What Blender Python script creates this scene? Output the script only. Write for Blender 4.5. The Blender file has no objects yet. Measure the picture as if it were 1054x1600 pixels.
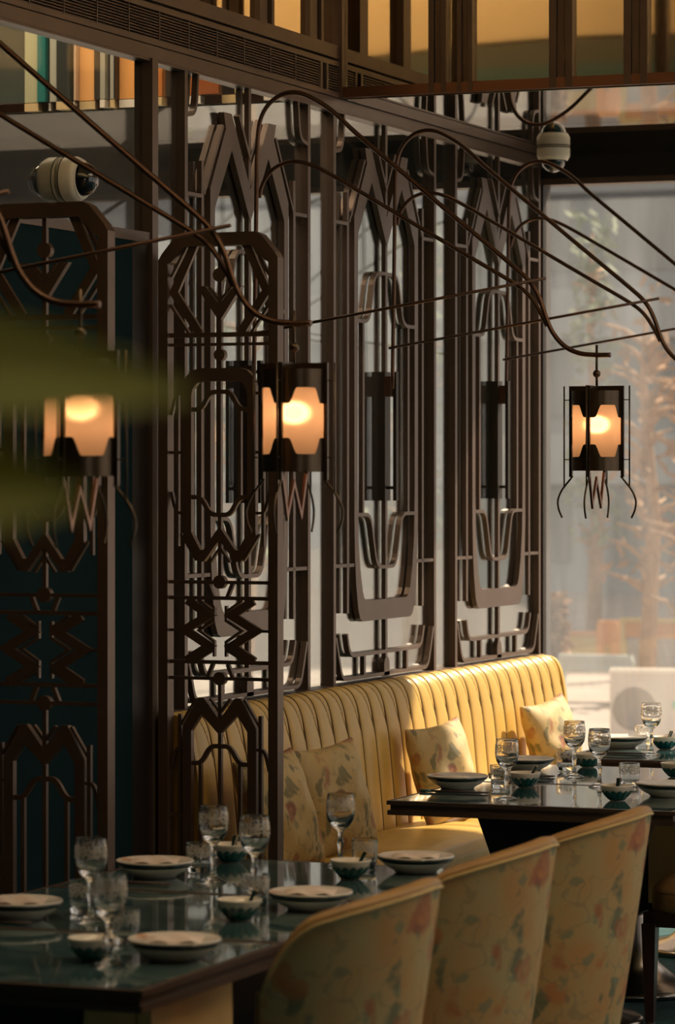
import bpy, bmesh, math, random
from mathutils import Vector, Matrix
random.seed(7)
S = bpy.context.scene
COL = S.collection
PI = math.pi

# ------------------------------------------------------------------ camera
TH = math.atan(2076/5195)
cd = bpy.data.cameras.new('camera'); cam = bpy.data.objects.new('camera', cd); COL.objects.link(cam)
cam.location = (4.72, 0, 1.8); cam.rotation_euler = (PI/2, 0, TH)
cd.sensor_fit = 'VERTICAL'; cd.sensor_height = 36.0; cd.lens = 5195/1600*36
cd.shift_y = -54/1600
cd.clip_start = 0.05; cd.clip_end = 300
cd.dof.use_dof = True; cd.dof.focus_distance = 11.3; cd.dof.aperture_fstop = 5.0
S.camera = cam

# ------------------------------------------------------------------ world, sun, exposure
w = bpy.data.worlds.new('sky'); S.world = w; w.use_nodes = True
bg = w.node_tree.nodes['Background']; bg.inputs[0].default_value = (0.93, 0.86, 0.76, 1); bg.inputs[1].default_value = 1.0
sd = bpy.data.lights.new('sun', 'SUN'); sun = bpy.data.objects.new('sun', sd); COL.objects.link(sun)
sd.energy = 15.0; sd.color = (1.0, 0.83, 0.60); sd.angle = math.radians(1.2)
sun.rotation_euler = Vector((-0.50, -1.0, -1.05)).to_track_quat('-Z', 'Y').to_euler()
sun.location = (6, 20, 12)
def area(name, loc, aim, sx, sy, watts, col):
    d = bpy.data.lights.new(name, 'AREA'); d.shape = 'RECTANGLE'; d.size = sx; d.size_y = sy; d.energy = watts; d.color = col
    o = bpy.data.objects.new(name, d); COL.objects.link(o); o.location = loc
    o.rotation_euler = (Vector(aim)-Vector(loc)).to_track_quat('-Z', 'Y').to_euler(); return o
area('tray_light', (4.4, 9.2, 5.15), (3.4, 9.0, 0), 3.0, 4.0, 75, (1.0, .80, .58))  # unseen fill, added to lift the brightness of the whole room
area('cove_light', (3.4, 6.75, 5.05), (3.4, 5.85, 4.3), 5.5, .25, 75, (1.0, .80, .52))  # unseen fill, added to brighten the fascia for the mirrored bulkhead
pd = bpy.data.lights.new('plant_downlight', 'SPOT'); pd.energy = 85; pd.color = (1, .86, .66); pd.spot_size = math.radians(60); pd.spot_blend = .6; pd.shadow_soft_size = .06  # spot added out of view to brighten the leaves by the camera
po = bpy.data.objects.new('plant_downlight', pd); COL.objects.link(po); po.location = (4.1, .45, 3.7)
po.rotation_euler = (Vector((3.85, 1.45, 1.8))-po.location).to_track_quat('-Z', 'Y').to_euler()
area('back_room_light', (-1.4, 10.9, 4.9), (-1.4, 11.85, 3.6), 2.6, .25, 75, (1.0, .78, .55))  # unseen fill, added to brighten the coloured bulkhead panels
S.view_settings.view_transform = 'Standard'; S.view_settings.look = 'None'
S.view_settings.exposure = 0.14; S.view_settings.gamma = 1.0
S.view_settings.use_curve_mapping = False

# ------------------------------------------------------------------ materials
def newmat(name):
    m = bpy.data.materials.new(name); m.use_nodes = True
    return m, m.node_tree.nodes, m.node_tree.links
def pmat(name, col, rough=0.5, metal=0.0, noise=0.0, nscale=8.0, bump=0.0, trans=0.0, ior=1.45, emit=None, estr=0.0, coat=0.0, stretch=None):
    m, n, l = newmat(name); b = n['Principled BSDF']
    c4 = (*col, 1)
    b.inputs['Base Color'].default_value = c4
    b.inputs['Roughness'].default_value = rough
    b.inputs['Metallic'].default_value = metal
    b.inputs['IOR'].default_value = ior
    b.inputs['Transmission Weight'].default_value = trans
    b.inputs['Coat Weight'].default_value = coat
    if emit:
        b.inputs['Emission Color'].default_value = (*emit, 1); b.inputs['Emission Strength'].default_value = estr
    if noise or bump:
        t = n.new('ShaderNodeTexCoord'); nz = n.new('ShaderNodeTexNoise'); nz.inputs['Scale'].default_value = nscale
        nz.inputs['Detail'].default_value = 5
        src = t.outputs['Object']
        if stretch:
            mp = n.new('ShaderNodeMapping'); mp.inputs['Scale'].default_value = stretch
            l.new(src, mp.inputs[0]); src = mp.outputs[0]
        l.new(src, nz.inputs['Vector'])
        if noise:
            r = n.new('ShaderNodeValToRGB')
            r.color_ramp.elements[0].position = .3; r.color_ramp.elements[1].position = .7
            r.color_ramp.elements[0].color = (*[max(0, x*(1-noise)) for x in col], 1)
            r.color_ramp.elements[1].color = (*[min(1, x*(1+noise)) for x in col], 1)
            l.new(nz.outputs['Fac'], r.inputs[0]); l.new(r.outputs[0], b.inputs['Base Color'])
        if bump:
            bp = n.new('ShaderNodeBump'); bp.inputs['Strength'].default_value = bump; bp.inputs['Distance'].default_value = .01
            l.new(nz.outputs['Fac'], bp.inputs['Height']); l.new(bp.outputs[0], b.inputs['Normal'])
    return m
def glassmat(name, ior=1.55, tint=(1, 1, 1), dust=0.0, dustcol=(.8, .75, .68)):
    m, n, l = newmat(name); n.remove(n['Principled BSDF']); out = n['Material Output']
    tr = n.new('ShaderNodeBsdfTransparent'); tr.inputs[0].default_value = (*tint, 1)
    gl = n.new('ShaderNodeBsdfGlossy'); gl.inputs['Roughness'].default_value = 0.02
    # Schlick reflectance, the same from both sides of the thin pane
    lw = n.new('ShaderNodeLayerWeight'); lw.inputs['Blend'].default_value = .5
    pw = n.new('ShaderNodeMath'); pw.operation = 'POWER'; pw.inputs[1].default_value = 5
    l.new(lw.outputs['Facing'], pw.inputs[0])
    f0 = ((ior-1)/(ior+1))**2
    fr = n.new('ShaderNodeMath'); fr.operation = 'MULTIPLY_ADD'; fr.inputs[1].default_value = 1-f0; fr.inputs[2].default_value = f0
    l.new(pw.outputs[0], fr.inputs[0])
    mx = n.new('ShaderNodeMixShader')
    base = tr.outputs[0]
    if dust:
        tl = n.new('ShaderNodeBsdfTranslucent'); tl.inputs[0].default_value = (*dustcol, 1)
        nz = n.new('ShaderNodeTexNoise'); nz.inputs['Scale'].default_value = 2.0; nz.inputs['Detail'].default_value = 8
        tc = n.new('ShaderNodeTexCoord'); mp = n.new('ShaderNodeMapping'); mp.inputs['Scale'].default_value = (3, 1, .5)
        l.new(tc.outputs['Object'], mp.inputs[0]); l.new(mp.outputs[0], nz.inputs['Vector'])
        mr = n.new('ShaderNodeMapRange'); mr.inputs[1].default_value = .3; mr.inputs[2].default_value = .8
        mr.inputs[3].default_value = dust*.5; mr.inputs[4].default_value = dust*1.6
        l.new(nz.outputs['Fac'], mr.inputs[0])
        m2 = n.new('ShaderNodeMixShader'); l.new(mr.outputs[0], m2.inputs[0])
        l.new(tr.outputs[0], m2.inputs[1]); l.new(tl.outputs[0], m2.inputs[2]); base = m2.outputs[0]
    l.new(fr.outputs[0], mx.inputs[0]); l.new(base, mx.inputs[1]); l.new(gl.outputs[0], mx.inputs[2])
    l.new(mx.outputs[0], out.inputs[0])
    return m
def floral(name, base, base2, leafc, flower, flower2, scale=1.0, rough=.75, amount=.5):
    """woven fabric with a printed pattern of leaves, stems and blossoms"""
    m, n, l = newmat(name); b = n['Principled BSDF']; b.inputs['Roughness'].default_value = rough
    tc = n.new('ShaderNodeTexCoord')
    nz = n.new('ShaderNodeTexNoise'); nz.inputs['Scale'].default_value = 9*scale; nz.inputs['Detail'].default_value = 3
    l.new(tc.outputs['Object'], nz.inputs['Vector'])
    sub = n.new('ShaderNodeVectorMath'); sub.operation = 'SUBTRACT'; sub.inputs[1].default_value = (.5, .5, .5)
    l.new(nz.outputs['Color'], sub.inputs[0])
    sc = n.new('ShaderNodeVectorMath'); sc.operation = 'SCALE'; sc.inputs['Scale'].default_value = .13/scale
    l.new(sub.outputs[0], sc.inputs[0])
    add = n.new('ShaderNodeVectorMath'); add.operation = 'ADD'
    l.new(tc.outputs['Object'], add.inputs[0]); l.new(sc.outputs[0], add.inputs[1])
    def vor(s, rot, stretch, thr, gate, off):
        mp = n.new('ShaderNodeMapping'); mp.inputs['Rotation'].default_value = rot; mp.inputs['Scale'].default_value = stretch
        mp.inputs['Location'].default_value = (off, off*.7, off*1.3)
        l.new(add.outputs[0], mp.inputs[0])
        v = n.new('ShaderNodeTexVoronoi'); v.inputs['Scale'].default_value = s*scale
        l.new(mp.outputs[0], v.inputs['Vector'])
        lt = n.new('ShaderNodeMapRange'); lt.inputs[1].default_value = thr+.06; lt.inputs[2].default_value = thr-.06
        l.new(v.outputs['Distance'], lt.inputs[0])
        sp = n.new('ShaderNodeSeparateColor'); l.new(v.outputs['Color'], sp.inputs[0])
        g = n.new('ShaderNodeMath'); g.operation = 'GREATER_THAN'; g.inputs[1].default_value = gate
        l.new(sp.outputs[0], g.inputs[0])
        mu = n.new('ShaderNodeMath'); mu.operation = 'MULTIPLY'; l.new(lt.outputs[0], mu.inputs[0]); l.new(g.outputs[0], mu.inputs[1])
        return mu.outputs[0], sp.outputs[1], v.outputs['Distance']
    def mix(fac, a, bb, k=1.0):
        mxn = n.new('ShaderNodeMix'); mxn.data_type = 'RGBA'
        if k != 1.0:
            mm = n.new('ShaderNodeMath'); mm.operation = 'MULTIPLY'; mm.inputs[1].default_value = k; l.new(fac, mm.inputs[0]); fac = mm.outputs[0]
        l.new(fac, mxn.inputs['Factor'])
        for sock, v in ((mxn.inputs['A'], a), (mxn.inputs['B'], bb)):
            if isinstance(v, tuple): sock.default_value = (*v, 1)
            else: l.new(v, sock)
        return mxn.outputs['Result']
    nb = n.new('ShaderNodeTexNoise'); nb.inputs['Scale'].default_value = 5*scale; nb.inputs['Detail'].default_value = 4
    l.new(tc.outputs['Object'], nb.inputs['Vector'])
    rb = n.new('ShaderNodeMapRange'); rb.inputs[1].default_value = .35; rb.inputs[2].default_value = .65; l.new(nb.outputs['Fac'], rb.inputs[0])
    col = mix(rb.outputs[0], base, base2)
    # winding stems
    ns = n.new('ShaderNodeTexNoise'); ns.inputs['Scale'].default_value = 7*scale; ns.inputs['Detail'].default_value = 1
    l.new(add.outputs[0], ns.inputs['Vector'])
    ab = n.new('ShaderNodeMath'); ab.operation = 'SUBTRACT'; ab.inputs[1].default_value = .5; l.new(ns.outputs['Fac'], ab.inputs[0])
    a2 = n.new('ShaderNodeMath'); a2.operation = 'ABSOLUTE'; l.new(ab.outputs[0], a2.inputs[0])
    st = n.new('ShaderNodeMapRange'); st.inputs[1].default_value = .014; st.inputs[2].default_value = .006; l.new(a2.outputs[0], st.inputs[0])
    col = mix(st.outputs[0], col, leafc, .30)
    f, rnd, d = vor(13, (.5, .9, .3), (1, 1.0, .45), .30, 1-amount, 0)
    col = mix(f, col, leafc, .85)
    f, rnd, d = vor(16, (1.2, -.6, .8), (.5, 1, 1), .30, 1-amount*.8, 3.1)
    col = mix(f, col, tuple(x*1.5 for x in leafc), .7)
    f, rnd, d = vor(8.5, (.2, .4, .1), (1, 1, .8), .36, 1-amount*.75, 7.7)
    fc = mix(rnd, flower, flower2)
    col = mix(f, col, fc, .7)
    f, rnd, d = vor(8.5, (.2, .4, .1), (1, 1, .8), .13, 1-amount*.75, 7.7)
    col = mix(f, col, flower2, .9)
    l.new(col, b.inputs['Base Color'])
    wv = n.new('ShaderNodeTexNoise'); wv.inputs['Scale'].default_value = 260; l.new(tc.outputs['Object'], wv.inputs['Vector'])
    bp = n.new('ShaderNodeBump'); bp.inputs['Strength'].default_value = .12; bp.inputs['Distance'].default_value = .004
    l.new(wv.outputs['Fac'], bp.inputs['Height']); l.new(bp.outputs[0], b.inputs['Normal'])
    return m

M = {}
M['bronze'] = pmat('bronze_satin', (.132, .092, .072), .42, .55, noise=.10, nscale=6)
M['bronze_red'] = pmat('bronze_polished', (.22, .105, .065), .28, .8)
M['bronze_dark'] = pmat('bronze_blackened', (.026, .019, .015), .5, .4)
M['rod'] = pmat('rod_bronze', (.125, .070, .048), .33, .8)
M['lantern'] = pmat('lantern_bronze', (.10, .070, .045), .30, .85)
M['divider'] = pmat('divider_bronze', (.130, .082, .058), .42, .45, noise=.08, nscale=5)
M['teal_wall'] = pmat('teal_paint', (.006, .020, .024), .95, 0, noise=.15, nscale=3); M['teal_wall'].node_tree.nodes['Principled BSDF'].inputs['Specular IOR Level'].default_value = .1
M['dark'] = pmat('dark_paint', (.020, .018, .016), .6, noise=.1)
M['warm_wall'] = pmat('warm_wall_paint', (.16, .115, .07), .8)
M['band'] = pmat('grey_green_band', (.10, .10, .075), .5)
M['band2'] = pmat('teal_band', (.07, .12, .11), .5)
M['black'] = pmat('black_void', (.008, .007, .006), .8)
M['pale_panel'] = pmat('pale_yellow_panel', (.86, .68, .34), .5)  # sunlight is put into this bright yellow
M['carpet'] = pmat('teal_carpet', (.006, .066, .074), .85, noise=.35, nscale=30, bump=.5)
M['cream'] = pmat('cream_plaster', (.66, .52, .32), .7, noise=.05, nscale=2)
M['mirror'] = pmat('bronze_mirror', (.66, .60, .50), .015, 1.0)
M['mirror_wall'] = pmat('bronze_mirror_wall', (.62, .54, .42), .03, 1.0)
M['glass'] = glassmat('screen_glass', 1.4, (.93, .94, .92), .015)
M['window'] = glassmat('dusty_window_glass', 1.5, (.86, .86, .87), .05, (.60, .64, .70))
M['leather'] = pmat('mustard_leather', (.60, .385, .095), .38, noise=.07, nscale=14, bump=.06)
M['leather_brown'] = pmat('tan_brown_leather', (.40, .225, .08), .42, noise=.15, nscale=14, bump=.05)
M['stitch'] = pmat('seam_thread', (.16, .09, .03), .7)
M['wood'] = pmat('dark_wood', (.030, .014, .011), .4, noise=.3, nscale=12, stretch=(6, 6, .6))
M['tan'] = pmat('tan_panel', (.62, .44, .19), .5, noise=.1, nscale=10)
M['chair_fabric'] = floral('chair_floral', (.60, .33, .12), (.54, .43, .21), (.15, .18, .11), (.44, .10, .05), (.60, .24, .08), 1.3, .7, .75)
M['pillow_fabric'] = floral('pillow_floral', (.50, .33, .11), (.58, .44, .22), (.17, .155, .075), (.28, .06, .04), (.42, .19, .075), 1.3, .7, .62)
M['porcelain'] = pmat('porcelain', (.80, .74, .66), .18, coat=.4)
M['plate_top'] = floral('plate_print', (.80, .72, .66), (.82, .76, .70), (.60, .50, .42), (.60, .28, .14), (.68, .42, .26), 2.2, .2, .22)
M['teal_glaze'] = pmat('teal_glaze', (.004, .105, .105), .15, coat=.5)
M['dark_glaze'] = pmat('dark_green_glaze', (.012, .030, .030), .15, coat=.5)
M['crystal'] = pmat('crystal', (1, 1, 1), 0.0, trans=1.0, ior=1.48)
M['thin_glass'] = glassmat('thin_drinking_glass', 1.5, (.97, .97, .96))
M['gilt'] = pmat('gilt_rim', (.80, .60, .32), .5, .4)
M['white_plastic'] = pmat('white_plastic', (.72, .68, .58), .4)
M['dome_glass'] = pmat('smoked_dome', (.010, .010, .012), .04, 0, coat=1.0)
M['steel'] = pmat('brushed_steel', (.42, .36, .32), .25, 1.0)
# dark blue-green stone table top with a high polish
def stone():
    m, n, l = newmat('polished_teal_stone'); b = n['Principled BSDF']
    tc = n.new('ShaderNodeTexCoord'); nz = n.new('ShaderNodeTexNoise'); nz.inputs['Scale'].default_value = 4; nz.inputs['Detail'].default_value = 8
    nz.inputs['Distortion'].default_value = 2.0
    l.new(tc.outputs['Object'], nz.inputs['Vector'])
    r = n.new('ShaderNodeValToRGB'); e = r.color_ramp.elements
    e[0].position = .3; e[0].color = (.030, .068, .074, 1); e[1].position = .75; e[1].color = (.21, .28, .265, 1)
    x = e.new(.52); x.color = (.062, .122, .126, 1)
    l.new(nz.outputs['Fac'], r.inputs[0]); l.new(r.outputs[0], b.inputs['Base Color'])
    b.inputs['Roughness'].default_value = .07; b.inputs['IOR'].default_value = 1.6; b.inputs['Coat Weight'].default_value = .6
    b.inputs['Coat Roughness'].default_value = .03
    return m
M['stone'] = stone()
def etched():
    m, n, l = newmat('etched_band'); n.remove(n['Principled BSDF']); out = n['Material Output']
    tc = n.new('ShaderNodeTexCoord')
    v = n.new('ShaderNodeTexVoronoi'); v.feature = 'DISTANCE_TO_EDGE'; v.inputs['Scale'].default_value = 105
    l.new(tc.outputs['Object'], v.inputs['Vector'])
    mr = n.new('ShaderNodeMapRange'); mr.inputs[1].default_value = .16; mr.inputs[2].default_value = .08; mr.inputs[4].default_value = .7
    l.new(v.outputs['Distance'], mr.inputs[0])
    tr = n.new('ShaderNodeBsdfTransparent'); df = n.new('ShaderNodeBsdfTranslucent'); df.inputs[0].default_value = (.85, .80, .72, 1)
    d2 = n.new('ShaderNodeBsdfDiffuse'); d2.inputs[0].default_value = (.85, .80, .72, 1)
    ad = n.new('ShaderNodeMixShader'); ad.inputs[0].default_value = .5; l.new(df.outputs[0], ad.inputs[1]); l.new(d2.outputs[0], ad.inputs[2])
    mx = n.new('ShaderNodeMixShader'); l.new(mr.outputs[0], mx.inputs[0]); l.new(tr.outputs[0], mx.inputs[1]); l.new(ad.outputs[0], mx.inputs[2])
    l.new(mx.outputs[0], out.inputs[0]); return m
M['etch'] = etched()
def frosted():
    m, n, l = newmat('frosted_amber_glass'); n.remove(n['Principled BSDF']); out = n['Material Output']
    tl = n.new('ShaderNodeBsdfTranslucent'); tl.inputs[0].default_value = (.84, .60, .43, 1)
    rf = n.new('ShaderNodeBsdfRefraction'); rf.inputs[0].default_value = (1, .74, .48, 1); rf.inputs['Roughness'].default_value = .5; rf.inputs['IOR'].default_value = 1.45
    df = n.new('ShaderNodeBsdfDiffuse'); df.inputs[0].default_value = (.75, .60, .45, 1)
    a = n.new('ShaderNodeMixShader'); a.inputs[0].default_value = .35; l.new(tl.outputs[0], a.inputs[1]); l.new(rf.outputs[0], a.inputs[2])
    c = n.new('ShaderNodeMixShader'); c.inputs[0].default_value = .2; l.new(a.outputs[0], c.inputs[1]); l.new(df.outputs[0], c.inputs[2])
    l.new(c.outputs[0], out.inputs[0]); return m
M['shade'] = frosted()
M['bulb'] = pmat('lit_bulb', (1, .8, .5), .5, emit=(1.0, .60, .28), estr=12)
def leafmat():
    m, n, l = newmat('green_leaf'); b = n['Principled BSDF']; b.inputs['Base Color'].default_value = (.30, .29, .10, 1); b.inputs['Roughness'].default_value = .5
    tl = n.new('ShaderNodeBsdfTranslucent'); tl.inputs[0].default_value = (.60, .58, .17, 1)
    mx = n.new('ShaderNodeMixShader'); mx.inputs[0].default_value = .5
    l.new(b.outputs[0], mx.inputs[1]); l.new(tl.outputs[0], mx.inputs[2]); l.new(mx.outputs[0], n['Material Output'].inputs[0]); return m
M['leaf'] = leafmat()
M['stem'] = pmat('brown_stem', (.08, .06, .03), .7)
M['pot'] = pmat('clay_pot', (.20, .13, .09), .7, noise=.15)

# ------------------------------------------------------------------ mesh builder
class MB:
    def __init__(s): s.v = []; s.f = []; s.sm = []
    def add(s, vs, fs, smooth=False):
        o = len(s.v); s.v += [tuple(p) for p in vs]; s.f += [tuple(i+o for i in f) for f in fs]; s.sm += [smooth]*len(fs); return s
    def box(s, x0, x1, y0, y1, z0, z1):
        v = [(x, y, z) for x in (x0, x1) for y in (y0, y1) for z in (z0, z1)]
        return s.add(v, [(0, 1, 3, 2), (4, 6, 7, 5), (0, 4, 5, 1), (2, 3, 7, 6), (0, 2, 6, 4), (1, 5, 7, 3)])
    def frustum(s, b, t):   # b, t: (x0,x1,y0,y1,z)
        v = [(b[0], b[2], b[4]), (b[1], b[2], b[4]), (b[1], b[3], b[4]), (b[0], b[3], b[4]), (t[0], t[2], t[4]), (t[1], t[2], t[4]), (t[1], t[3], t[4]), (t[0], t[3], t[4])]
        return s.add(v, [(3, 2, 1, 0), (4, 5, 6, 7), (0, 1, 5, 4), (1, 2, 6, 5), (2, 3, 7, 6), (3, 0, 4, 7)])
    def prism(s, poly, d0, d1, ax):
        """outline poly [(a,b)] pushed from d0 to d1; ax maps (a,b,d) to xyz"""
        n = len(poly)
        v = [ax(a, b, d0) for a, b in poly] + [ax(a, b, d1) for a, b in poly]
        return s.add(v, [tuple(range(n)), tuple(range(2*n-1, n-1, -1))] + [(i, i+n, (i+1) % n+n, (i+1) % n) for i in range(n)])
    def ribbon(s, pts, wd, d0, d1, ax, closed=False):
        n = len(pts); L = []; R = []
        for i in range(n):
            p = Vector(pts[i])
            a = Vector(pts[i-1]) if (i > 0 or closed) else None
            b = Vector(pts[(i+1) % n]) if (i < n-1 or closed) else None
            d1_ = (p-a).normalized() if a is not None else None
            d2_ = (b-p).normalized() if b is not None else None
            if d1_ is None: d1_ = d2_
            if d2_ is None: d2_ = d1_
            n1 = Vector((-d1_.y, d1_.x)); n2 = Vector((-d2_.y, d2_.x))
            nn = n1+n2
            if nn.length < 1e-6: nn = n1
            nn.normalize(); k = 1/max(.35, nn.dot(n1))
            L.append(p+nn*wd/2*k); R.append(p-nn*wd/2*k)
        v = []
        for i in range(n):
            v += [ax(L[i].x, L[i].y, d0), ax(R[i].x, R[i].y, d0), ax(R[i].x, R[i].y, d1), ax(L[i].x, L[i].y, d1)]
        f = []
        for i in range(n if closed else n-1):
            a = 4*i; b = 4*((i+1) % n)
            for k in range(4): f.append((a+k, a+(k+1) % 4, b+(k+1) % 4, b+k))
        if not closed: f += [(3, 2, 1, 0), (4*n-4, 4*n-3, 4*n-2, 4*n-1)]
        return s.add(v, f)
    def tube(s, pts, r, seg=8, cap=True):
        pts = [Vector(p) for p in pts]; n = len(pts); v = []; f = []
        rr = r if isinstance(r, (list, tuple)) else [r]*n
        up = None
        for i in range(n):
            t = ((pts[min(i+1, n-1)]-pts[max(i-1, 0)])).normalized()
            if up is None:
                up = Vector((0, 0, 1)) if abs(t.z) < .9 else Vector((1, 0, 0))
            a = t.cross(up).normalized(); b = a.cross(t).normalized(); up = b
            for k in range(seg):
                q = 2*PI*k/seg; v.append(pts[i]+(a*math.cos(q)+b*math.sin(q))*rr[i])
        for i in range(n-1):
            for k in range(seg):
                f.append((i*seg+k, i*seg+(k+1) % seg, (i+1)*seg+(k+1) % seg, (i+1)*seg+k))
        s.add(v, f, True)
        if cap:
            o = len(s.v)-n*seg
            s.f += [tuple(o+k for k in range(seg))[::-1], tuple(o+(n-1)*seg+k for k in range(seg))]; s.sm += [False]*2
        return s
    def lathe(s, prof, seg=24, c=(0, 0, 0), closed=False, axis='z', smooth=True):
        v = []; n = len(prof)
        for r, z in prof:
            for k in range(seg):
                q = 2*PI*k/seg
                p = (r*math.cos(q), r*math.sin(q), z)
                if axis == 'x': p = (p[2], p[0], p[1])
                v.append((p[0]+c[0], p[1]+c[1], p[2]+c[2]))
        f = []
        for i in range(n if closed else n-1):
            for k in range(seg):
                j = (i+1) % n
                f.append((i*seg+k, i*seg+(k+1) % seg, j*seg+(k+1) % seg, j*seg+k))
        return s.add(v, f, smooth)
    def grid(s, fn, nu, nv, smooth=True, closeu=False):
        v = [fn(i/nu, j/nv) for i in range(nu+(0 if closeu else 1)) for j in range(nv+1)]
        f = []; w_ = nv+1; tot = nu+(0 if closeu else 1)
        for i in range(nu):
            for j in range(nv):
                a = i*w_+j; b = ((i+1) % tot)*w_+j
                f.append((a, b, b+1, a+1))
        return s.add(v, f, smooth)
    def mesh(s, name, mat):
        me = bpy.data.meshes.new(name); me.from_pydata(s.v, [], s.f)
        me.polygons.foreach_set('use_smooth', s.sm)
        bm = bmesh.new(); bm.from_mesh(me); bmesh.ops.recalc_face_normals(bm, faces=bm.faces); bm.to_mesh(me); bm.free()
        me.materials.append(M[mat]); me.update(); return me

def obj(name, mb, mat, parent=None, loc=None):
    me = mb.mesh(name, mat) if isinstance(mb, MB) else mb
    o = bpy.data.objects.new(name, me); COL.objects.link(o)
    if parent is not None: o.parent = parent
    if loc: o.location = loc
    return o
def tag(o, label, cat, group=None):
    o['label'] = label; o['category'] = cat
    if group: o['group'] = group
    return o
def thing(name, label, cat, loc=(0, 0, 0), rz=0, group=None):
    o = bpy.data.objects.new(name, None); COL.objects.link(o); o.location = loc; o.rotation_euler = (0, 0, rz); o.empty_display_size = .1
    return tag(o, label, cat, group)
def struct(name, mb, mat):
    o = obj(name, mb, mat); o['kind'] = 'structure'; return o
def dup(root, loc, rz=0, label=None):
    r = root.copy(); COL.objects.link(r); r.location = loc; r.rotation_euler = (0, 0, rz)
    if label: r['label'] = label
    for ch in list(root.children):
        c = ch.copy(); COL.objects.link(c); c.parent = r
        for g in list(ch.children):
            d = g.copy(); COL.objects.link(d); d.parent = c
    return r
def rnd(pts, r, n=5):
    """round the inner corners of a polyline with radius-like distance r"""
    out = [pts[0]]
    for i in range(1, len(pts)-1):
        p = Vector(pts[i]); a = Vector(pts[i-1]); b = Vector(pts[i+1])
        ra = min(r, (a-p).length*.48); rb = min(r, (b-p).length*.48)
        p0 = p+(a-p).normalized()*ra; p1 = p+(b-p).normalized()*rb
        for k in range(n+1):
            t = k/n; q = p0*(1-t)**2+p*2*t*(1-t)+p1*t*t; out.append(tuple(q))
    out.append(pts[-1]); return out
def mir(pts): return [(-a, b) for a, b in pts]

# ------------------------------------------------------------------ the setting
YW = 14.30      # window wall
YM = 11.86      # mirrored bulkhead
ZS = 3.25       # soffit
struct('floor', MB().box(-3.3, 7.1, -2.2, YW+.1, -.1, 0), 'carpet')
struct('ceiling', MB().box(-3.3, 7.1, -2.2, YM, 5.2, 5.3), 'cream')
struct('wall_back', MB().box(-3.3, 7.1, -2.3, -2.2, 0, 5.2), 'warm_wall')
struct('wall_left', MB().box(-3.4, -3.3, -2.2, YW, 0, 5.2), 'dark')
# right hand wall: a knee wall, piers and a high wall round tall windows
wr = MB().box(7.0, 7.1, -2.2, YW, 0, .5).box(7.0, 7.1, -2.2, YW, 4.2, 5.2)
wr.box(7.0, 7.1, -2.2, 1.2, .5, 4.2).box(7.0, 7.1, 3.6, 7.0, .5, 4.2).box(7.0, 7.1, 1.2, 3.6, 2.6, 4.2)
for y in (10.4, 13.95): wr.box(7.0, 7.1, y, y+.35, .5, 4.2)
struct('wall_right', wr, 'warm_wall')
for i, (y, y1) in enumerate(((7.0, 10.4), (10.75, 13.95))):
    struct('window_%d' % (i+2), MB().box(7.04, 7.05, y, y1, .5, 4.2), 'window')
struct('window_4', MB().box(7.04, 7.05, 1.2, 3.6, .5, 2.6), 'window')  # unseen opening, added to bring daylight onto the leaves
# window wall at the end of the room
wf = MB().box(-3.3, 7.0, YW, YW+.12, 0, .28)
struct('wall_far', wf, 'bronze_dark')
w1 = struct('window_1', MB().box(-3.3, 7.0, YW+.05, YW+.06, .28, 3.25), 'window')
obj('transom', MB().box(-3.3, 7.0, YW, YW+.14, 3.150, ZS), 'black', w1)
obj('window_frame', MB().box(-3.3, 7.0, YW+.01, YW+.12, 3.122, 3.150), 'bronze', w1)
for x in (-3.28, -.0275, 2.0, 4.0, 6.0):
    obj('mullion', MB().box(x-.03, x+.03, YW+.01, YW+.12, .28, 3.122), 'bronze_dark', w1)
# mirrored soffit strips, three panels each side with thin joints
sf = MB().box(-3.3, 7.0, YM+.055, YW+.14, ZS+.004, ZS+.30)
so = struct('trim_1', sf, 'bronze_dark')
for x0, x1 in ((-3.3, -.06), (.012, 7.0)):
    for y0, y1 in ((YM+.004, 13.020), (13.026, YW)):
        obj('mirror_panel', MB().box(x0, x1, y0, y1, ZS, ZS+.004), 'mirror', so)
# mirrored bulkhead above the soffit, with bronze mullions
bk = struct('trim_2', MB().box(.012, 7.0, YM, YM+.05, ZS+.012, 5.2), 'mirror_wall')
obj('bottom_rail', MB().box(.012, 7.0, YM-.025, YM, ZS+.005, ZS+.045), 'bronze_red', bk)
for x0, x1 in ((.36, .435), (.475, .54), (.84, .935), (1.13, 1.225), (1.6, 1.69), (2.1, 2.19), (2.9, 2.99), (3.8, 3.89), (4.7, 4.79), (5.6, 5.69)):
    mu = MB()
    w_ = (x1-x0)/3
    for k in range(3): mu.box(x0+k*w_+.002, x0+(k+1)*w_-.002, YM-.028+(.008 if k == 1 else 0), YM+.01, ZS+.006, 5.2)
    obj('mullion', mu, 'bronze', bk)
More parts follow.
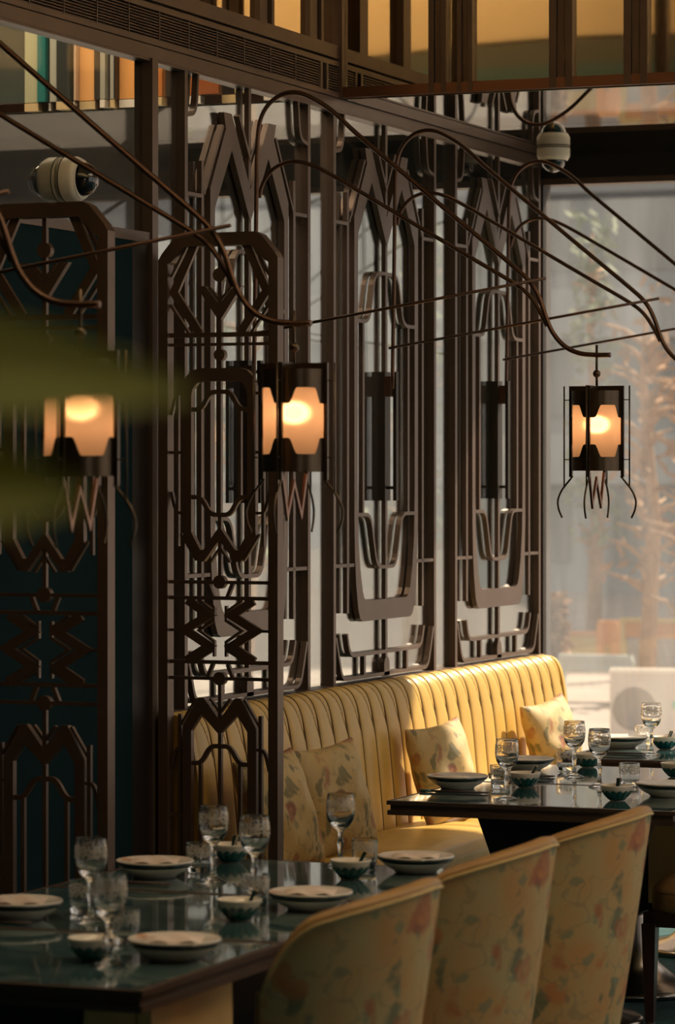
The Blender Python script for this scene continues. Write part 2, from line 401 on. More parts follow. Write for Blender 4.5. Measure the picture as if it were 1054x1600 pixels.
# bulkhead of the room behind the screens: tall panels of different depth, coloured as mirror reflections, over a thin edge
lb = struct('trim_3', MB().box(-3.3, -.065, YM+.0, YM+.05, ZS+.005, 5.2), 'dark')
REFL_PANELS = [(-30, 44, (.045, .055, .048)), (45, 67, (.42, .42, .27)), (67, 80, (.02, .16, .15)), (80, 84, (.09, .05, .03)), (84, 97, (.40, .40, .33)),
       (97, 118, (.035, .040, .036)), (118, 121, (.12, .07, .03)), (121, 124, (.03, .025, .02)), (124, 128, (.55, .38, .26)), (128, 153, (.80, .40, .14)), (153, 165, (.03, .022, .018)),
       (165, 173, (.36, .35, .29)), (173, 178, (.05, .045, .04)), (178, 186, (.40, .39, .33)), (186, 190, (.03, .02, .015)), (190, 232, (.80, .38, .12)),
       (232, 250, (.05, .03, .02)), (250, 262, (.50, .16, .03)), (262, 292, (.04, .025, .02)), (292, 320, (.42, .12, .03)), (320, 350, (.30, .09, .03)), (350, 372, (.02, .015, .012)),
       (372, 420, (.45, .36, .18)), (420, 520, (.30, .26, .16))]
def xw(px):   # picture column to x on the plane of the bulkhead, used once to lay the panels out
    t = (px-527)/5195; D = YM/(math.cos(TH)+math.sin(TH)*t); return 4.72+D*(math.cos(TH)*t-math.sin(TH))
for i, (a, b, c) in enumerate(REFL_PANELS):
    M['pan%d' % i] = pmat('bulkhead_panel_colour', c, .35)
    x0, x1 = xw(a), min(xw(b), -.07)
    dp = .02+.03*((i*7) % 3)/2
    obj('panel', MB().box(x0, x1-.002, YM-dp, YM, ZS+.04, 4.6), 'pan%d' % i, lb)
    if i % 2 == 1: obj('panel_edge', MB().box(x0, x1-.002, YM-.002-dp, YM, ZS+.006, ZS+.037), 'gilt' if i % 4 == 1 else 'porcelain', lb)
# hanging beam in the room behind
struct('trim_4', MB().box(-1.95, -1.8, -2.0, YW, 2.93, ZS), 'dark')
# cross beam over the room: dark below and cream above, it shows in the mirrored bulkhead
cb = struct('trim_5', MB().box(.1, 7.0, 5.5, 5.8, 3.3, 4.25), 'dark')
obj('band', MB().box(.1, 7.0, 5.8, 5.83, 4.13, 4.27), 'band', cb)
obj('lower_band', MB().box(.1, 7.0, 5.8, 5.84, 3.3, 4.13), 'band2', cb)
def arc_f(u, v):
    x = .1+6.9*u; zb = 4.24+.045*math.sin(u*PI*3.2+.4); return (x, 5.85, zb+(5.2-zb)*v)
obj('fascia', MB().grid(arc_f, 40, 1), 'cream', cb)
struct('trim_6', MB().box(6.2, 6.9, -2, YM, 4.0, 5.2), 'cream')

# wall on the line of the screens (x = 0)
struct('wall_partition', MB().box(-.10, 0, -2.0, 9.98, 0, 2.585), 'teal_wall')
struct('trim_7', MB().box(-.10, .006, -2.0, 10.11, 2.585, 2.62), 'bronze')
struct('trim_8', MB().box(-.10, 0, 9.98, 10.11, 0, 2.585), 'bronze_dark')
struct('trim_9', MB().box(-.06, .0, 10.16, YW, 0, .985), 'dark')            # knee wall behind the banquette
struct('trim_10', MB().box(-.06, .012, 10.16, YW, .985, 1.004), 'bronze')    # sill
hd = MB().box(-.055, .0, -2.0, YW, 3.205, ZS).box(-.05, .004, -2.0, YW, 3.196, 3.203)
struct('trim_11', hd, 'bronze')
struct('trim_12', MB().box(-.055, .012, 10.112, 10.158, 0, 3.205), 'bronze')  # post where the divider meets the wall
glz = struct('window_5', MB().box(-.030, -.025, 3.0, 10.11, 2.62, 3.2), 'glass')
for y in (10.16, 11.55, 12.92):
    obj('pane', MB().box(-.030, -.025, y, y+.235, 1.004, 3.2), 'glass', glz)
# air grille above the screens
gr = struct('trim_13', MB().box(-.06, 0, -2, YM, ZS+.004, ZS+.022).box(-.06, 0, -2, YM, 3.372, 3.392), 'bronze')
obj('grille_back', MB().box(-.08, -.055, -2, YM, ZS+.003, 3.395), 'black', gr)  # black sheet, the shade behind the slats is put into its colour
secs = [(11.66-2.9*k, 11.66-2.9*k-2.86) for k in range(4)]
secs = [(8.76, 11.64), (5.86, 8.72)]
for y0, y1 in secs:
    me = MB().box(-.016, -.004, y0, y1, -.0018, .0018).mesh('slat', 'bronze')
    for k in range(10):
        obj('slat', me, 'bronze', gr, (0, 0, 3.2755+.0098*k))
    nd = 12; me2 = MB().box(-.028, -.002, -.003, .003, 3.272, 3.372).mesh('grille_divider', 'bronze')
    for k in range(nd+1): obj('grille_divider', me2, 'bronze', gr, (0, y1-(y1-y0)*k/nd if k else y1-.003, 0))
    obj('grille_stile', MB().box(-.058, .0, y1, y1+.022, 3.27, 3.372), 'bronze', gr)
obj('grille_stile', MB().box(-.058, .0, 11.70, 11.72, 3.27, 3.372), 'bronze', gr)
me = MB().box(-.016, -.004, 11.72, YM, -.0018, .0018).mesh('slat', 'bronze')
for k in range(10): obj('slat', me, 'bronze', gr, (0, 0, 3.2755+.0098*k))
# mirrored upper wall over the grille
ub = struct('trim_14', MB().box(-.06, -.03, -2, YM, 3.40, 5.2), 'mirror_wall')
obj('rail', MB().box(-.06, .0, -2, YM, 3.402, 3.452), 'bronze', ub)
obj('corner_post', MB().box(-.064, .011, YM-.03, YM+.05, ZS+.004, 5.2), 'bronze', ub)
for y in (11.66, 11.18, 10.45, 7.4):
    mu = MB(); mu.box(-.03, .0, y-.012, y+.012, 3.45, 5.2).box(-.03, -.01, y-.10, y-.03, 3.45, 5.2)
    obj('mullion', mu, 'bronze', ub)

# ------------------------------------------------------------------ latticed screens in the partition
AX = lambda a, b, d: (d, a, b)
LAY = ((-.022, 0.0), (-.055, -.033))
def both(fn, ins=0.0):
    mb = MB()
    for d0, d1 in LAY: fn(mb, d0+ins, d1-ins)
    return mb
def sym_ribbon(pts, wd): return both(lambda mb, d0, d1: mb.ribbon(pts, wd, d0, d1, AX))
def one_ribbon(pts, wd, ins=.0): return both(lambda mb, d0, d1: mb.ribbon(pts, wd, d0, d1, AX), ins)
loop_out = [(0, 2.834), (.168, 3.088), (.237, 3.088), (.218, 3.03), (.354, 2.812), (.352, 1.62), (.346, 1.49), (.333, 1.38), (.31, 1.285), (.29, 1.250), (.262, 1.238), (0, 1.238)]
loop_in = [(0, 1.318), (.222, 1.318), (.245, 1.328), (.262, 1.355), (.288, 1.44), (.308, 1.56), (.316, 1.75), (.314, 2.744), (.166, 2.959), (0, 2.716)]
def loop_fn(mb, d0, d1):
    # four pieces that share their end faces: two shoulders and two halves of the foot, each pushed straight back
    mb.prism(loop_out+loop_in, d0, d1, AX); mb.prism(mir(loop_out+loop_in), d0, d1, AX)
ZB, ZT = 1.004, 3.197
pm = {}
pm['jamb'] = MB().box(-.055, .0, -.0125, .0125, ZB, ZT).mesh('jamb', 'bronze')
pm['loop'] = both(loop_fn).mesh('chevron_loop', 'bronze')
pm['line'] = sym_ribbon([(.238, 3.04), (.405, 2.785)], .012).mesh('chevron_line', 'bronze')
pm['vee'] = one_ribbon([(-.098, 3.09), (0, 2.945), (.098, 3.09)], .014).mesh('small_chevron', 'bronze')
pm['rod'] = one_ribbon([(0, 1.03), (0, ZT)], .022, .002).mesh('centre_rod', 'bronze')
pm['side'] = one_ribbon([(0, 1.275), (0, 2.90)], .020, .002).mesh('side_rod', 'bronze')
pm['bar1'] = one_ribbon([(.425, 0), (.545, 0)], .013, .002).mesh('cross_bar', 'bronze')
pm['bar2'] = one_ribbon([(.35, 0), (.545, 0)], .013, .002).mesh('cross_bar', 'bronze')
ar = [(.315, 2.41), (.188, 2.41), (.125, 2.608), (0, 2.608)]
ar = rnd(ar, .055)
pm['arch'] = one_ribbon(ar+mir(ar[::-1])[1:], .014).mesh('arch_ribbon', 'bronze')
u2 = rnd([(.315, 1.655), (.175, 1.655), (.105, 1.446), (0, 1.446)], .05)
pm['cup'] = one_ribbon(u2+mir(u2[::-1])[1:], .014).mesh('cup_ribbon', 'bronze')
pm['inner'] = one_ribbon([(0, 1.655), (0, 2.41)], .018, .002).mesh('inner_rod', 'bronze')
curl = rnd([(.453, 3.197), (.470, 3.06), (.545, 3.048)], .06, 7)
pm['curl'] = sym_ribbon(curl, .014).mesh('corner_curl', 'bronze')
pm['line2'] = sym_ribbon(mir([(.238, 3.04), (.405, 2.785)]), .012).mesh('chevron_line', 'bronze')
pm['curl2'] = sym_ribbon(mir(curl), .014).mesh('corner_curl', 'bronze')
tr1 = rnd([(.538, 1.185), (.525, 1.15), (.475, 1.022), (.0, 1.022)], .045)
pm['tray'] = one_ribbon(tr1+mir(tr1[::-1])[1:], .014).mesh('tray_ribbon', 'bronze')
tr2 = rnd([(.425, 1.195), (.395, 1.11), (0, 1.11)], .05)
pm['tray2'] = one_ribbon(tr2+mir(tr2[::-1])[1:], .014).mesh('upper_tray_ribbon', 'bronze')
pm['peg'] = one_ribbon([(0, 1.02), (0, 1.11)], .02, .002).mesh('peg', 'bronze')
fin = [(-.03, 1.012)]+[(-.03*math.cos(k*PI/8), 1.055+.035*math.sin(k*PI/8)) for k in range(9)]+[(.03, 1.012)]
pm['finial'] = both(lambda mb, d0, d1: mb.prism(fin, d0, d1, AX)).mesh('finial', 'bronze')
pm['pane'] = MB().box(-.030, -.025, -.55, .55, ZB, ZT).mesh('pane', 'glass')
def screen(y, label):
    t = thing('lattice_screen', label, 'screen', (0, y, 0), 0)
    for s in (-.557, .557): obj('jamb', pm['jamb'], 'bronze', t, (0, s, 0))
    for k, nm in (('loop', 'chevron_loop'), ('line', 'chevron_line'), ('line2', 'chevron_line'), ('curl2', 'corner_curl'), ('vee', 'small_chevron'), ('rod', 'centre_rod'), ('arch', 'arch_ribbon'), ('cup', 'cup_ribbon'), ('curl', 'corner_curl'), ('tray', 'tray_ribbon'), ('tray2', 'upper_tray_ribbon'), ('finial', 'finial'), ('pane', 'pane')):
        obj(nm, pm[k], 'bronze', t)
    for s in (-1, 1):
        obj('side_rod', pm['side'], 'bronze', t, (0, s*.415, 0))
        obj('inner_rod', pm['inner'], 'bronze', t, (0, s*.25, 0))
        obj('peg', pm['peg'], 'bronze', t, (0, s*.235, 0))
        for k, z in (('bar1', 2.778), ('bar2', 1.46)):
            o = obj('cross_bar', pm[k], 'bronze', t, (0, 0, z))
            if s < 0: o.location = (0, -.97 if k == 'bar1' else -.895, z)
    return t
PITCH = 1.371
YP = [10.970, 10.970+PITCH, 10.970+2*PITCH]
screen(YP[0], 'bronze lattice screen partly hidden behind the divider, nearest of the three wall screens')
screen(YP[1], 'bronze lattice wall screen with chevron top, middle of three above the banquette')
screen(YP[2], 'bronze lattice wall screen with chevron top, beside the end window')

# wall sconces fixed to the centre rods: dark box with a slim fin in front
for i, y in enumerate(YP):
    t = thing('wall_sconce', ['dark bronze box sconce seen through the near divider', 'dark bronze box sconce on the middle lattice screen', 'dark bronze box sconce on the lattice screen beside the window'][i], 'wall lamp', (0, y, 1.708), 0, 'sconces on the lattice screens')
    obj('case', MB().box(-.085, -.045, -.028, .028, 0, .511).box(-.044, .003, -.030, .030, 0, .511), 'bronze_dark', t)
    obj('fin', MB().box(.030, .044, -.012, .012, 0, .511), 'bronze_dark', t)
    for z in (.045, .465): obj('peg', MB().box(.003, .030, -.006, .006, z, z+.012), 'bronze_dark', t)

# ------------------------------------------------------------------ free standing dividers
AD = lambda a, b, d: (a, d, b)
KX, KZ = .000642, .000586
def q(x, y): return ((x-398)*KX, 2.616-(y-85)*KZ)
def q2(x, y): return q(x, y+1527.5)
def Q(*p): return [q(*a) for a in p]
def Q2(*p): return [q2(*a) for a in p]
dm = {}
def dpart(name, fn):
    mb = MB(); fn(mb); return (name, mb.mesh(name, 'divider'))
def split_pair(lst):
    out = []
    for nm, me in lst:
        if nm in TWO:
            bm = bmesh.new(); bm.from_mesh(me)
            left = set(bm.verts); isl = []
            while left:
                st_ = [next(iter(left))]; left.discard(st_[0]); c_ = list(st_)
                while st_:
                    v_ = st_.pop()
                    for e_ in v_.link_edges:
                        o_ = e_.other_vert(v_)
                        if o_ in left: left.discard(o_); st_.append(o_); c_.append(o_)
                isl.append({v.index for v in c_})
            bm.free()
            for ii in isl:
                b2 = bmesh.new(); b2.from_mesh(me); b2.verts.ensure_lookup_table()
                bmesh.ops.delete(b2, geom=[v for v in b2.verts if v.index not in ii], context='VERTS')
                m2 = bpy.data.meshes.new(nm); b2.to_mesh(m2); b2.free(); m2.materials.append(M['divider']); out.append((nm, m2))
        else: out.append((nm, me))
    return out
TWO = {'lozenge', 'lozenge_line', 'casket_line', 'shoulder_ribbon', 'strut', 'zigzag', 'zigzag_line', 'short_bar', 'chevron_line'}
D0, D1 = -.008, .008
def rib(mb, pts, w_px, sym=False, d=(D0, D1)):
    mb.ribbon(pts, w_px*.00061, d[0], d[1], AD)
    if sym: mb.ribbon(mir(pts), w_px*.00061, d[0], d[1], AD)
parts = []
W2 = .217
oc = [(-W2, 0.0), (-W2, 2.616-.088), (-W2+.012, 2.616-.068), (-W2+.062, 2.616-.010), (-W2+.085, 2.616)]
oc = oc+[(-a, b) for a, b in oc[::-1]]
wi = .034
ic = [(W2-wi, 0.0), (W2-wi, 2.616-.088-.014), (W2-wi-.012, 2.616-.088-.008+.0), (W2-wi-.060, 2.616-.046), (W2-wi-.075, 2.616-.044)]
ic2 = ic+[(-a, b) for a, b in ic[::-1]]
def frame_fn(mb):
    n = len(oc)
    ico = [(-a, b) for a, b in ic]; ico = ico+[(-a, b) for a, b in ico[::-1]]
    for i in range(n-1):
        mb.prism([oc[i], oc[i+1], ico[i+1], ico[i]], -.025, .025, AD)
parts.append(dpart('frame', frame_fn))
parts.append(dpart('foot_rail', lambda mb: mb.box(-W2+wi, W2-wi, -.025, .025, 0, .06)))
parts.append(dpart('lozenge', lambda mb: (rib(mb, Q((545, 150), (660, 420), (515, 655)), 46, True))))
parts.append(dpart('lozenge_line', lambda mb: (rib(mb, Q((590, 160), (675, 330)), 14, True), rib(mb, Q((680, 490), (575, 655)), 14, True))))
def disc(mb, x, y, r): mb.prism([(x+r*math.cos(k*PI/10), y+r*math.sin(k*PI/10)) for k in range(20)], -.012, .012, AD)
parts.append(dpart('upper_disc', lambda mb: disc(mb, *q(398, 325), .0235)))
parts.append(dpart('upper_rod', lambda mb: rib(mb, Q((398, 160), (398, 930)), 22)))
parts.append(dpart('heart_chevron', lambda mb: mb.prism(Q((270, 388), (318, 388), (398, 498), (478, 388), (526, 388), (398, 592)), -.012, .012, AD)))
parts.append(dpart('heart_chevron_line', lambda mb: rib(mb, Q((338, 395), (398, 475), (458, 395)), 12)))
for y, h in ((665, 25), (720, 16)):
    parts.append(dpart('cross_bar', lambda mb: rib(mb, Q((110, y), (686, y)), h)))
parts.append(dpart('disc', lambda mb: disc(mb, *q(398, 780), .020)))
# long casket loop: rounded head, two legs, pointed foot
def casket(mb):
    out = Q((398, 855), (515, 855), (555, 868), (590, 905), (603, 960), (603, 1790), (603, 1812), (520, 1957), (486, 1957), (398, 1832))
    inn = Q((398, 1755), (488, 1890), (506, 1890), (557, 1790), (557, 1010), (550, 975), (525, 940), (490, 930), (398, 930))
    mb.prism(out+inn, -.012, .012, AD); mb.prism(mir(out+inn), -.012, .012, AD)
parts.append(dpart('casket_loop', casket))
parts.append(dpart('casket_line', lambda mb: (rib(mb, Q((620, 1800), (532, 1950)), 12, True), rib(mb, Q((452, 1960), (398, 1875)), 12, True))))
bell = rnd(Q((560, 1090), (505, 1090), (455, 990), (398, 990)), .03)
bellf = bell+mir(bell[::-1])[1:]
def flip(pts, zc): return [(a, 2*zc-b) for a, b in pts]
parts.append(dpart('bell_ribbon', lambda mb: rib(mb, bellf, 24)))
zc1 = (q(0, 1090)[1]+q(0, 1590)[1])/2
parts.append(dpart('bell_ribbon', lambda mb: rib(mb, flip(bellf, zc1), 24)))
for x in (510, 286):
    parts.append(dpart('inner_rod', lambda mb: rib(mb, Q((x, 1090), (x, 1590)), 18)))
shoulder = rnd(Q((603, 1000), (650, 1000), (676, 1120)), .03)
parts.append(dpart('shoulder_ribbon', lambda mb: rib(mb, shoulder, 16, True)))
parts.append(dpart('shoulder_ribbon', lambda mb: rib(mb, flip(shoulder, zc1), 16, True)))
for x in (640, 156):
    parts.append(dpart('outer_rod', lambda mb: rib(mb, Q((x, 1000), (x, 1870)), 16)))
for a, b in ((600, 686), (110, 196)):
    for y in (1335,):
        parts.append(dpart('short_bar', lambda mb: rib(mb, Q((a, y), (b, y)), 16)))
parts.append(dpart('middle_rod', lambda mb: rib(mb, Q((398, 1680), (398, 2060)), 20)))
# zigzag motif between cross bars
for y, h in ((547, 18), (637, 20), (1002, 20), (1095, 18)):
    parts.append(dpart('cross_bar', lambda mb: rib(mb, Q2((110, y), (686, y)), h)))
for y in (545, 1095): parts.append(dpart('disc', lambda mb: disc(mb, *q2(398, y), .0225)))
parts.append(dpart('strut', lambda mb: rib(mb, Q2((468, 556), (440, 628)), 20, True)))
parts.append(dpart('strut', lambda mb: rib(mb, Q2((440, 1012), (468, 1086)), 20, True)))
parts.append(dpart('zigzag', lambda mb: rib(mb, Q2((585, 650), (462, 735), (600, 820), (462, 910), (590, 995)), 46, True)))
parts.append(dpart('zigzag_line', lambda mb: (rib(mb, Q2((520, 650), (432, 715), (432, 680)), 13, True), rib(mb, Q2((432, 690), (432, 765), (520, 822), (432, 885), (432, 970)), 13, True), rib(mb, Q2((432, 930), (530, 992)), 13, True))))
parts.append(dpart('short_bar', lambda mb: rib(mb, Q2((600, 822), (686, 822)), 14, True)))
# lower M motif and legs down to the foot
parts.append(dpart('lower_rod', lambda mb: rib(mb, Q2((398, 1120), (398, 2850)), 20)))
def emm(mb):
    zb = .06
    out = Q2((398, 1330), (486, 1205), (520, 1205), (606, 1375))+[((606-398)*KX, zb)]
    inn = [((557-398)*KX, zb)]+Q2((557, 1395), (500, 1300), (398, 1415))
    mb.prism(out+inn, -.012, .012, AD); mb.prism(mir(out+inn), -.012, .012, AD)
parts.append(dpart('chevron_loop', emm))
parts.append(dpart('chevron_line', lambda mb: (rib(mb, Q2((535, 1212), (622, 1365)), 12, True), rib(mb, Q2((455, 1210), (398, 1290)), 14, True))))
bl = [(a, b+(q2(0, 1480)[1]-q(0, 990)[1])) for a, b in bellf]
parts.append(dpart('bell_ribbon', lambda mb: rib(mb, bl, 24)))
for x in (510, 286):
    parts.append(dpart('inner_rod', lambda mb: mb.ribbon([q2(x, 1580), ((x-398)*KX, .06)], .011, D0, D1, AD)))
for x in (626, 170):
    parts.append(dpart('outer_rod', lambda mb: mb.ribbon([q2(x, 1302), ((x-398)*KX, .06)], .012, D0, D1, AD)))
sh2 = [(a, b+(q2(0, 1495)[1]-q(0, 1000)[1])) for a, b in shoulder]
parts.append(dpart('shoulder_ribbon', lambda mb: rib(mb, sh2, 16, True)))
for a, b in ((600, 686), (110, 196)):
    parts.append(dpart('short_bar', lambda mb: rib(mb, Q2((a, 1880), (b, 1880)), 16)))
parts = split_pair(parts)
def divider(x, y, label):
    t = thing('lattice_divider', label, 'divider', (x, y, 0))
    for nm, me in parts: obj(nm, me, 'divider', t)
    return t
divider(.242, 10.155, 'bronze fretwork divider standing at the near end of the yellow banquette')
divider(.242, 8.865, 'bronze fretwork divider in front of the dark teal wall, nearer of the two dividers')

# ------------------------------------------------------------------ banquette
bq = thing('banquette', 'mustard leather banquette with channelled back under the lattice screens', 'banquette', (0, 10.22, 0))
CW = .1375; NCH = 29
def back_prof(h):
    """h 0..1 from seat joint over the top roll to the sill"""
    pts = [(.165, .40), (.160, .48), (.148, .62), (.132, .78), (.118, .88), (.102, .945), (.078, .985), (.045, 1.000), (.016, .994)]
    t = h*(len(pts)-1); i = min(int(t), len(pts)-2); f = t-i
    p0 = Vector(pts[max(i-1, 0)]); p1 = Vector(pts[i]); p2 = Vector(pts[i+1]); p3 = Vector(pts[min(i+2, len(pts)-1)])
    pt = .5*((2*p1)+(p2-p0)*f+(2*p0-5*p1+4*p2-p3)*f*f+(3*p1-p0-3*p2+p3)*f**3)
    tg = (p2-p1).normalized(); return pt, Vector((tg.y, -tg.x))
def chan(u, v):
    a = 2*u-1
    pt, nr = back_prof(v)
    fl = .45+.55*min(1, max(0, (1-v)*3))
    bulge = .013*math.sqrt(max(0, 1-abs(a)**2.4))*fl
    if v > .42:
        k = (v-.42)/.58; ac = 1-1.25*k**.75
        bulge -= .010*math.exp(-abs(a-ac)/.16)*min(1, k*6)*(1-.6*max(0, k-.6)/.4)
    p = pt+nr*bulge
    slant = .05*max(0, v-.45)
    return (p.x, u*CW-slant*.0, p.y)
cm = MB().grid(chan, 18, 30).mesh('channel', 'leather')
for i in range(NCH): obj('channel', cm, 'leather', bq, (0, i*CW, 0))
Lb = NCH*CW
def crease_pts(fn_v):
    out = []
    for k in range(17):
        v = .42+.56*k/16; kk = (v-.42)/.58; ac = 1-1.25*kk**.75
        x, y, z = chan((ac+1)/2, v); pt, nr = back_prof(v); out.append((x+nr.x*.0022, y, z+nr.y*.0022))
    return out
sm_ = MB().tube([(back_prof(k/28)[0].x+back_prof(k/28)[1].x*.004, 0, back_prof(k/28)[0].y+back_prof(k/28)[1].y*.004) for k in range(1, 28)], .0034, 6).mesh('seam', 'stitch')
cr_ = MB().tube(crease_pts(0), .0027, 6).mesh('crease', 'stitch')
for i in range(NCH):
    if i: obj('seam', sm_, 'stitch', bq, (0, i*CW, 0))
    obj('crease', cr_, 'stitch', bq, (0, i*CW, 0))
# closing cheek at the window end and at the divider end
prof = [tuple(back_prof(k/24)[0]) for k in range(25)]
for y0, y1 in ((Lb, Lb+.03), (-.03, 0)):
    obj('end_cheek', MB().prism([(a+.012, b) for a, b in prof]+[(.013, .40)], y0, y1, lambda a, b, d: (a, d, b)), 'leather', bq)
def cushion(y0, y1, x0=.15, x1=.63, z0=.27, z1=.462):
    def fn(u, v):
        sec = [(x0, z1-.012), (x0+.05, z1-.002), (x0+.25, z1+.004), (x1-.09, z1-.002), (x1-.03, z1-.014), (x1-.004, z1-.045), (x1, z1-.09), (x1-.01, z0), (x0, z0)]
        t = v*(len(sec)-1); i = min(int(t), len(sec)-2); f = t-i
        e = 1-math.exp(-min(u, 1-u)*(y1-y0)/.02)
        x = sec[i][0]*(1-f)+sec[i+1][0]*f; z = sec[i][1]*(1-f)+sec[i+1][1]*f
        z = z-(1-e)*.015 if z > .35 else z
        return (x, y0+(y1-y0)*u, z)
    m_ = MB().grid(fn, 40, 40)
    return m_
for y0, y1 in ((0, 1.99), (1.993, Lb)): obj('seat_cushion', cushion(y0, y1), 'leather', bq)
obj('plinth', MB().box(.06, .56, 0, Lb, 0, .268), 'dark', bq)

# ------------------------------------------------------------------ pillows
def pillow_mesh():
    mb = MB()
    for sg in (1, -1):
        def fn(u, v, sg=sg):
            a = math.sin((2*u-1)*PI/2); b = math.sin((2*v-1)*PI/2)
            h = ((1-a*a)*(1-b*b))**.42
            wr = (.007*math.sin(6*a+4*b)*math.cos(3*b)+.006*math.sin(9*b-5*a))*h
            pull = lambda t: 1-.085*(1-t*t)
            return (sg*(.090*h+.002)+wr, a*.225*pull(b), b*.225*pull(a))
        mb.grid(fn, 30, 30)
    me = mb.mesh('pillow', 'pillow_fabric')
    bm = bmesh.new(); bm.from_mesh(me); bmesh.ops.remove_doubles(bm, verts=bm.verts, dist=.0045); bmesh.ops.recalc_face_normals(bm, faces=bm.faces); bm.to_mesh(me); bm.free()
    return me
pmesh = pillow_mesh()
def pillow(x, y, z, rz, tilt, roll, label, sc=1.0):
    o = obj('pillow', pmesh, 'pillow_fabric')
    o.location = (x, y, z); o.scale = (sc, sc, sc)
    o.rotation_euler = (Matrix.Rotation(rz, 4, 'Z') @ Matrix.Rotation(-tilt, 4, 'Y') @ Matrix.Rotation(roll, 4, 'X')).to_euler()
    return tag(o, label, 'cushion', 'floral cushions on the banquette')
pillow(.335, 10.44, .655, -.10, .30, .05, 'floral cushion half hidden behind the near divider on the banquette', .93)
pillow(.315, 10.98, .655, -.22, .24, .06, 'floral cushion with dark red blossom, standing just right of the near divider', .90)
pillow(.290, 12.20, .650, -.20, .24, .07, 'sunlit floral cushion in the middle of the banquette behind the second table row', .88)
pillow(.285, 13.60, .660, -.18, .28, .10, 'floral cushion at the window end of the banquette', .86)

# ------------------------------------------------------------------ tables
TXC = 1.345; THW = .485; TD = .752
def table_parts(front):
    P = []
    hw, hd = THW, TD/2-.003
    P.append(('top', MB().box(-hw+.018, hw-.018, -hd+.018, hd-.018, .735, .7505), 'stone'))
    rim = MB()
    for z0, z1, ins in ((.737, .750, 0), (.719, .737, .010), (.704, .719, .002)):
        i0 = ins; 
        rim.box(-hw+i0, hw-i0, -hd+i0, -hd+.018, z0, z1).box(-hw+i0, hw-i0, hd-.018, hd-i0, z0, z1)
        rim.box(-hw+i0, -hw+.018, -hd+.018, hd-.018, z0, z1).box(hw-.018, hw-i0, -hd+.018, hd-.018, z0, z1)
    P.append(('rim', rim, 'bronze'))
    P.append(('underside', MB().box(-hw+.018, hw-.018, -hd+.018, hd-.018, .706, .735), 'wood'))
    P.append(('neck', MB().frustum((-.12, .15, -.12, .12, .30), (-.24, .27, -.2, .2, .706)), 'dark'))
    P.append(('trumpet_base', MB().lathe([(0.001, .31), (.06, .31), (.065, .26), (.075, .18), (.10, .10), (.16, .05), (.25, .028), (.26, .02), (.26, .0), (.001, 0)], 40), 'steel'))
    if front == 1:
        P.append(('side_panel', MB().frustum((.245, .44, -.21, .21, .02), (.275, .43, -.21, .21, .705)), 'tan'))
        P.append(('panel_seam', MB().box(.394, .398, -.2115, -.20, .02, .70), 'stitch'))
    if front == 2:
        P.append(('side_panel', MB().frustum((.13, .46, -.22, -.17, .34), (.13, .46, -.22, -.17, .705)), 'pale_panel'))  # panel added in place of a sunlit face, brightness in its colour
    return P
tables = [('teal stone table nearest the camera, in the bottom left corner', 6.155, 1), ('teal stone table second from the front, pushed against the nearest table', 6.908, 0),
          ('teal stone table third from the front, beside the near divider', 7.661, 0), ('teal stone table at the near edge of the far group, left corner over the banquette', 10.085, 0),
          ('teal stone table in the middle of the far group', 10.838, 2), ('teal stone table closest to the end window', 11.88, 0)]
for lab, y0, fr in tables:
    t = thing('dining_table', lab, 'table', (TXC, y0+TD/2, 0), 0, 'square stone dining tables')
    for nm, mb, mt in table_parts(fr): obj(nm, mb, mt, t)
ZT_ = .7515

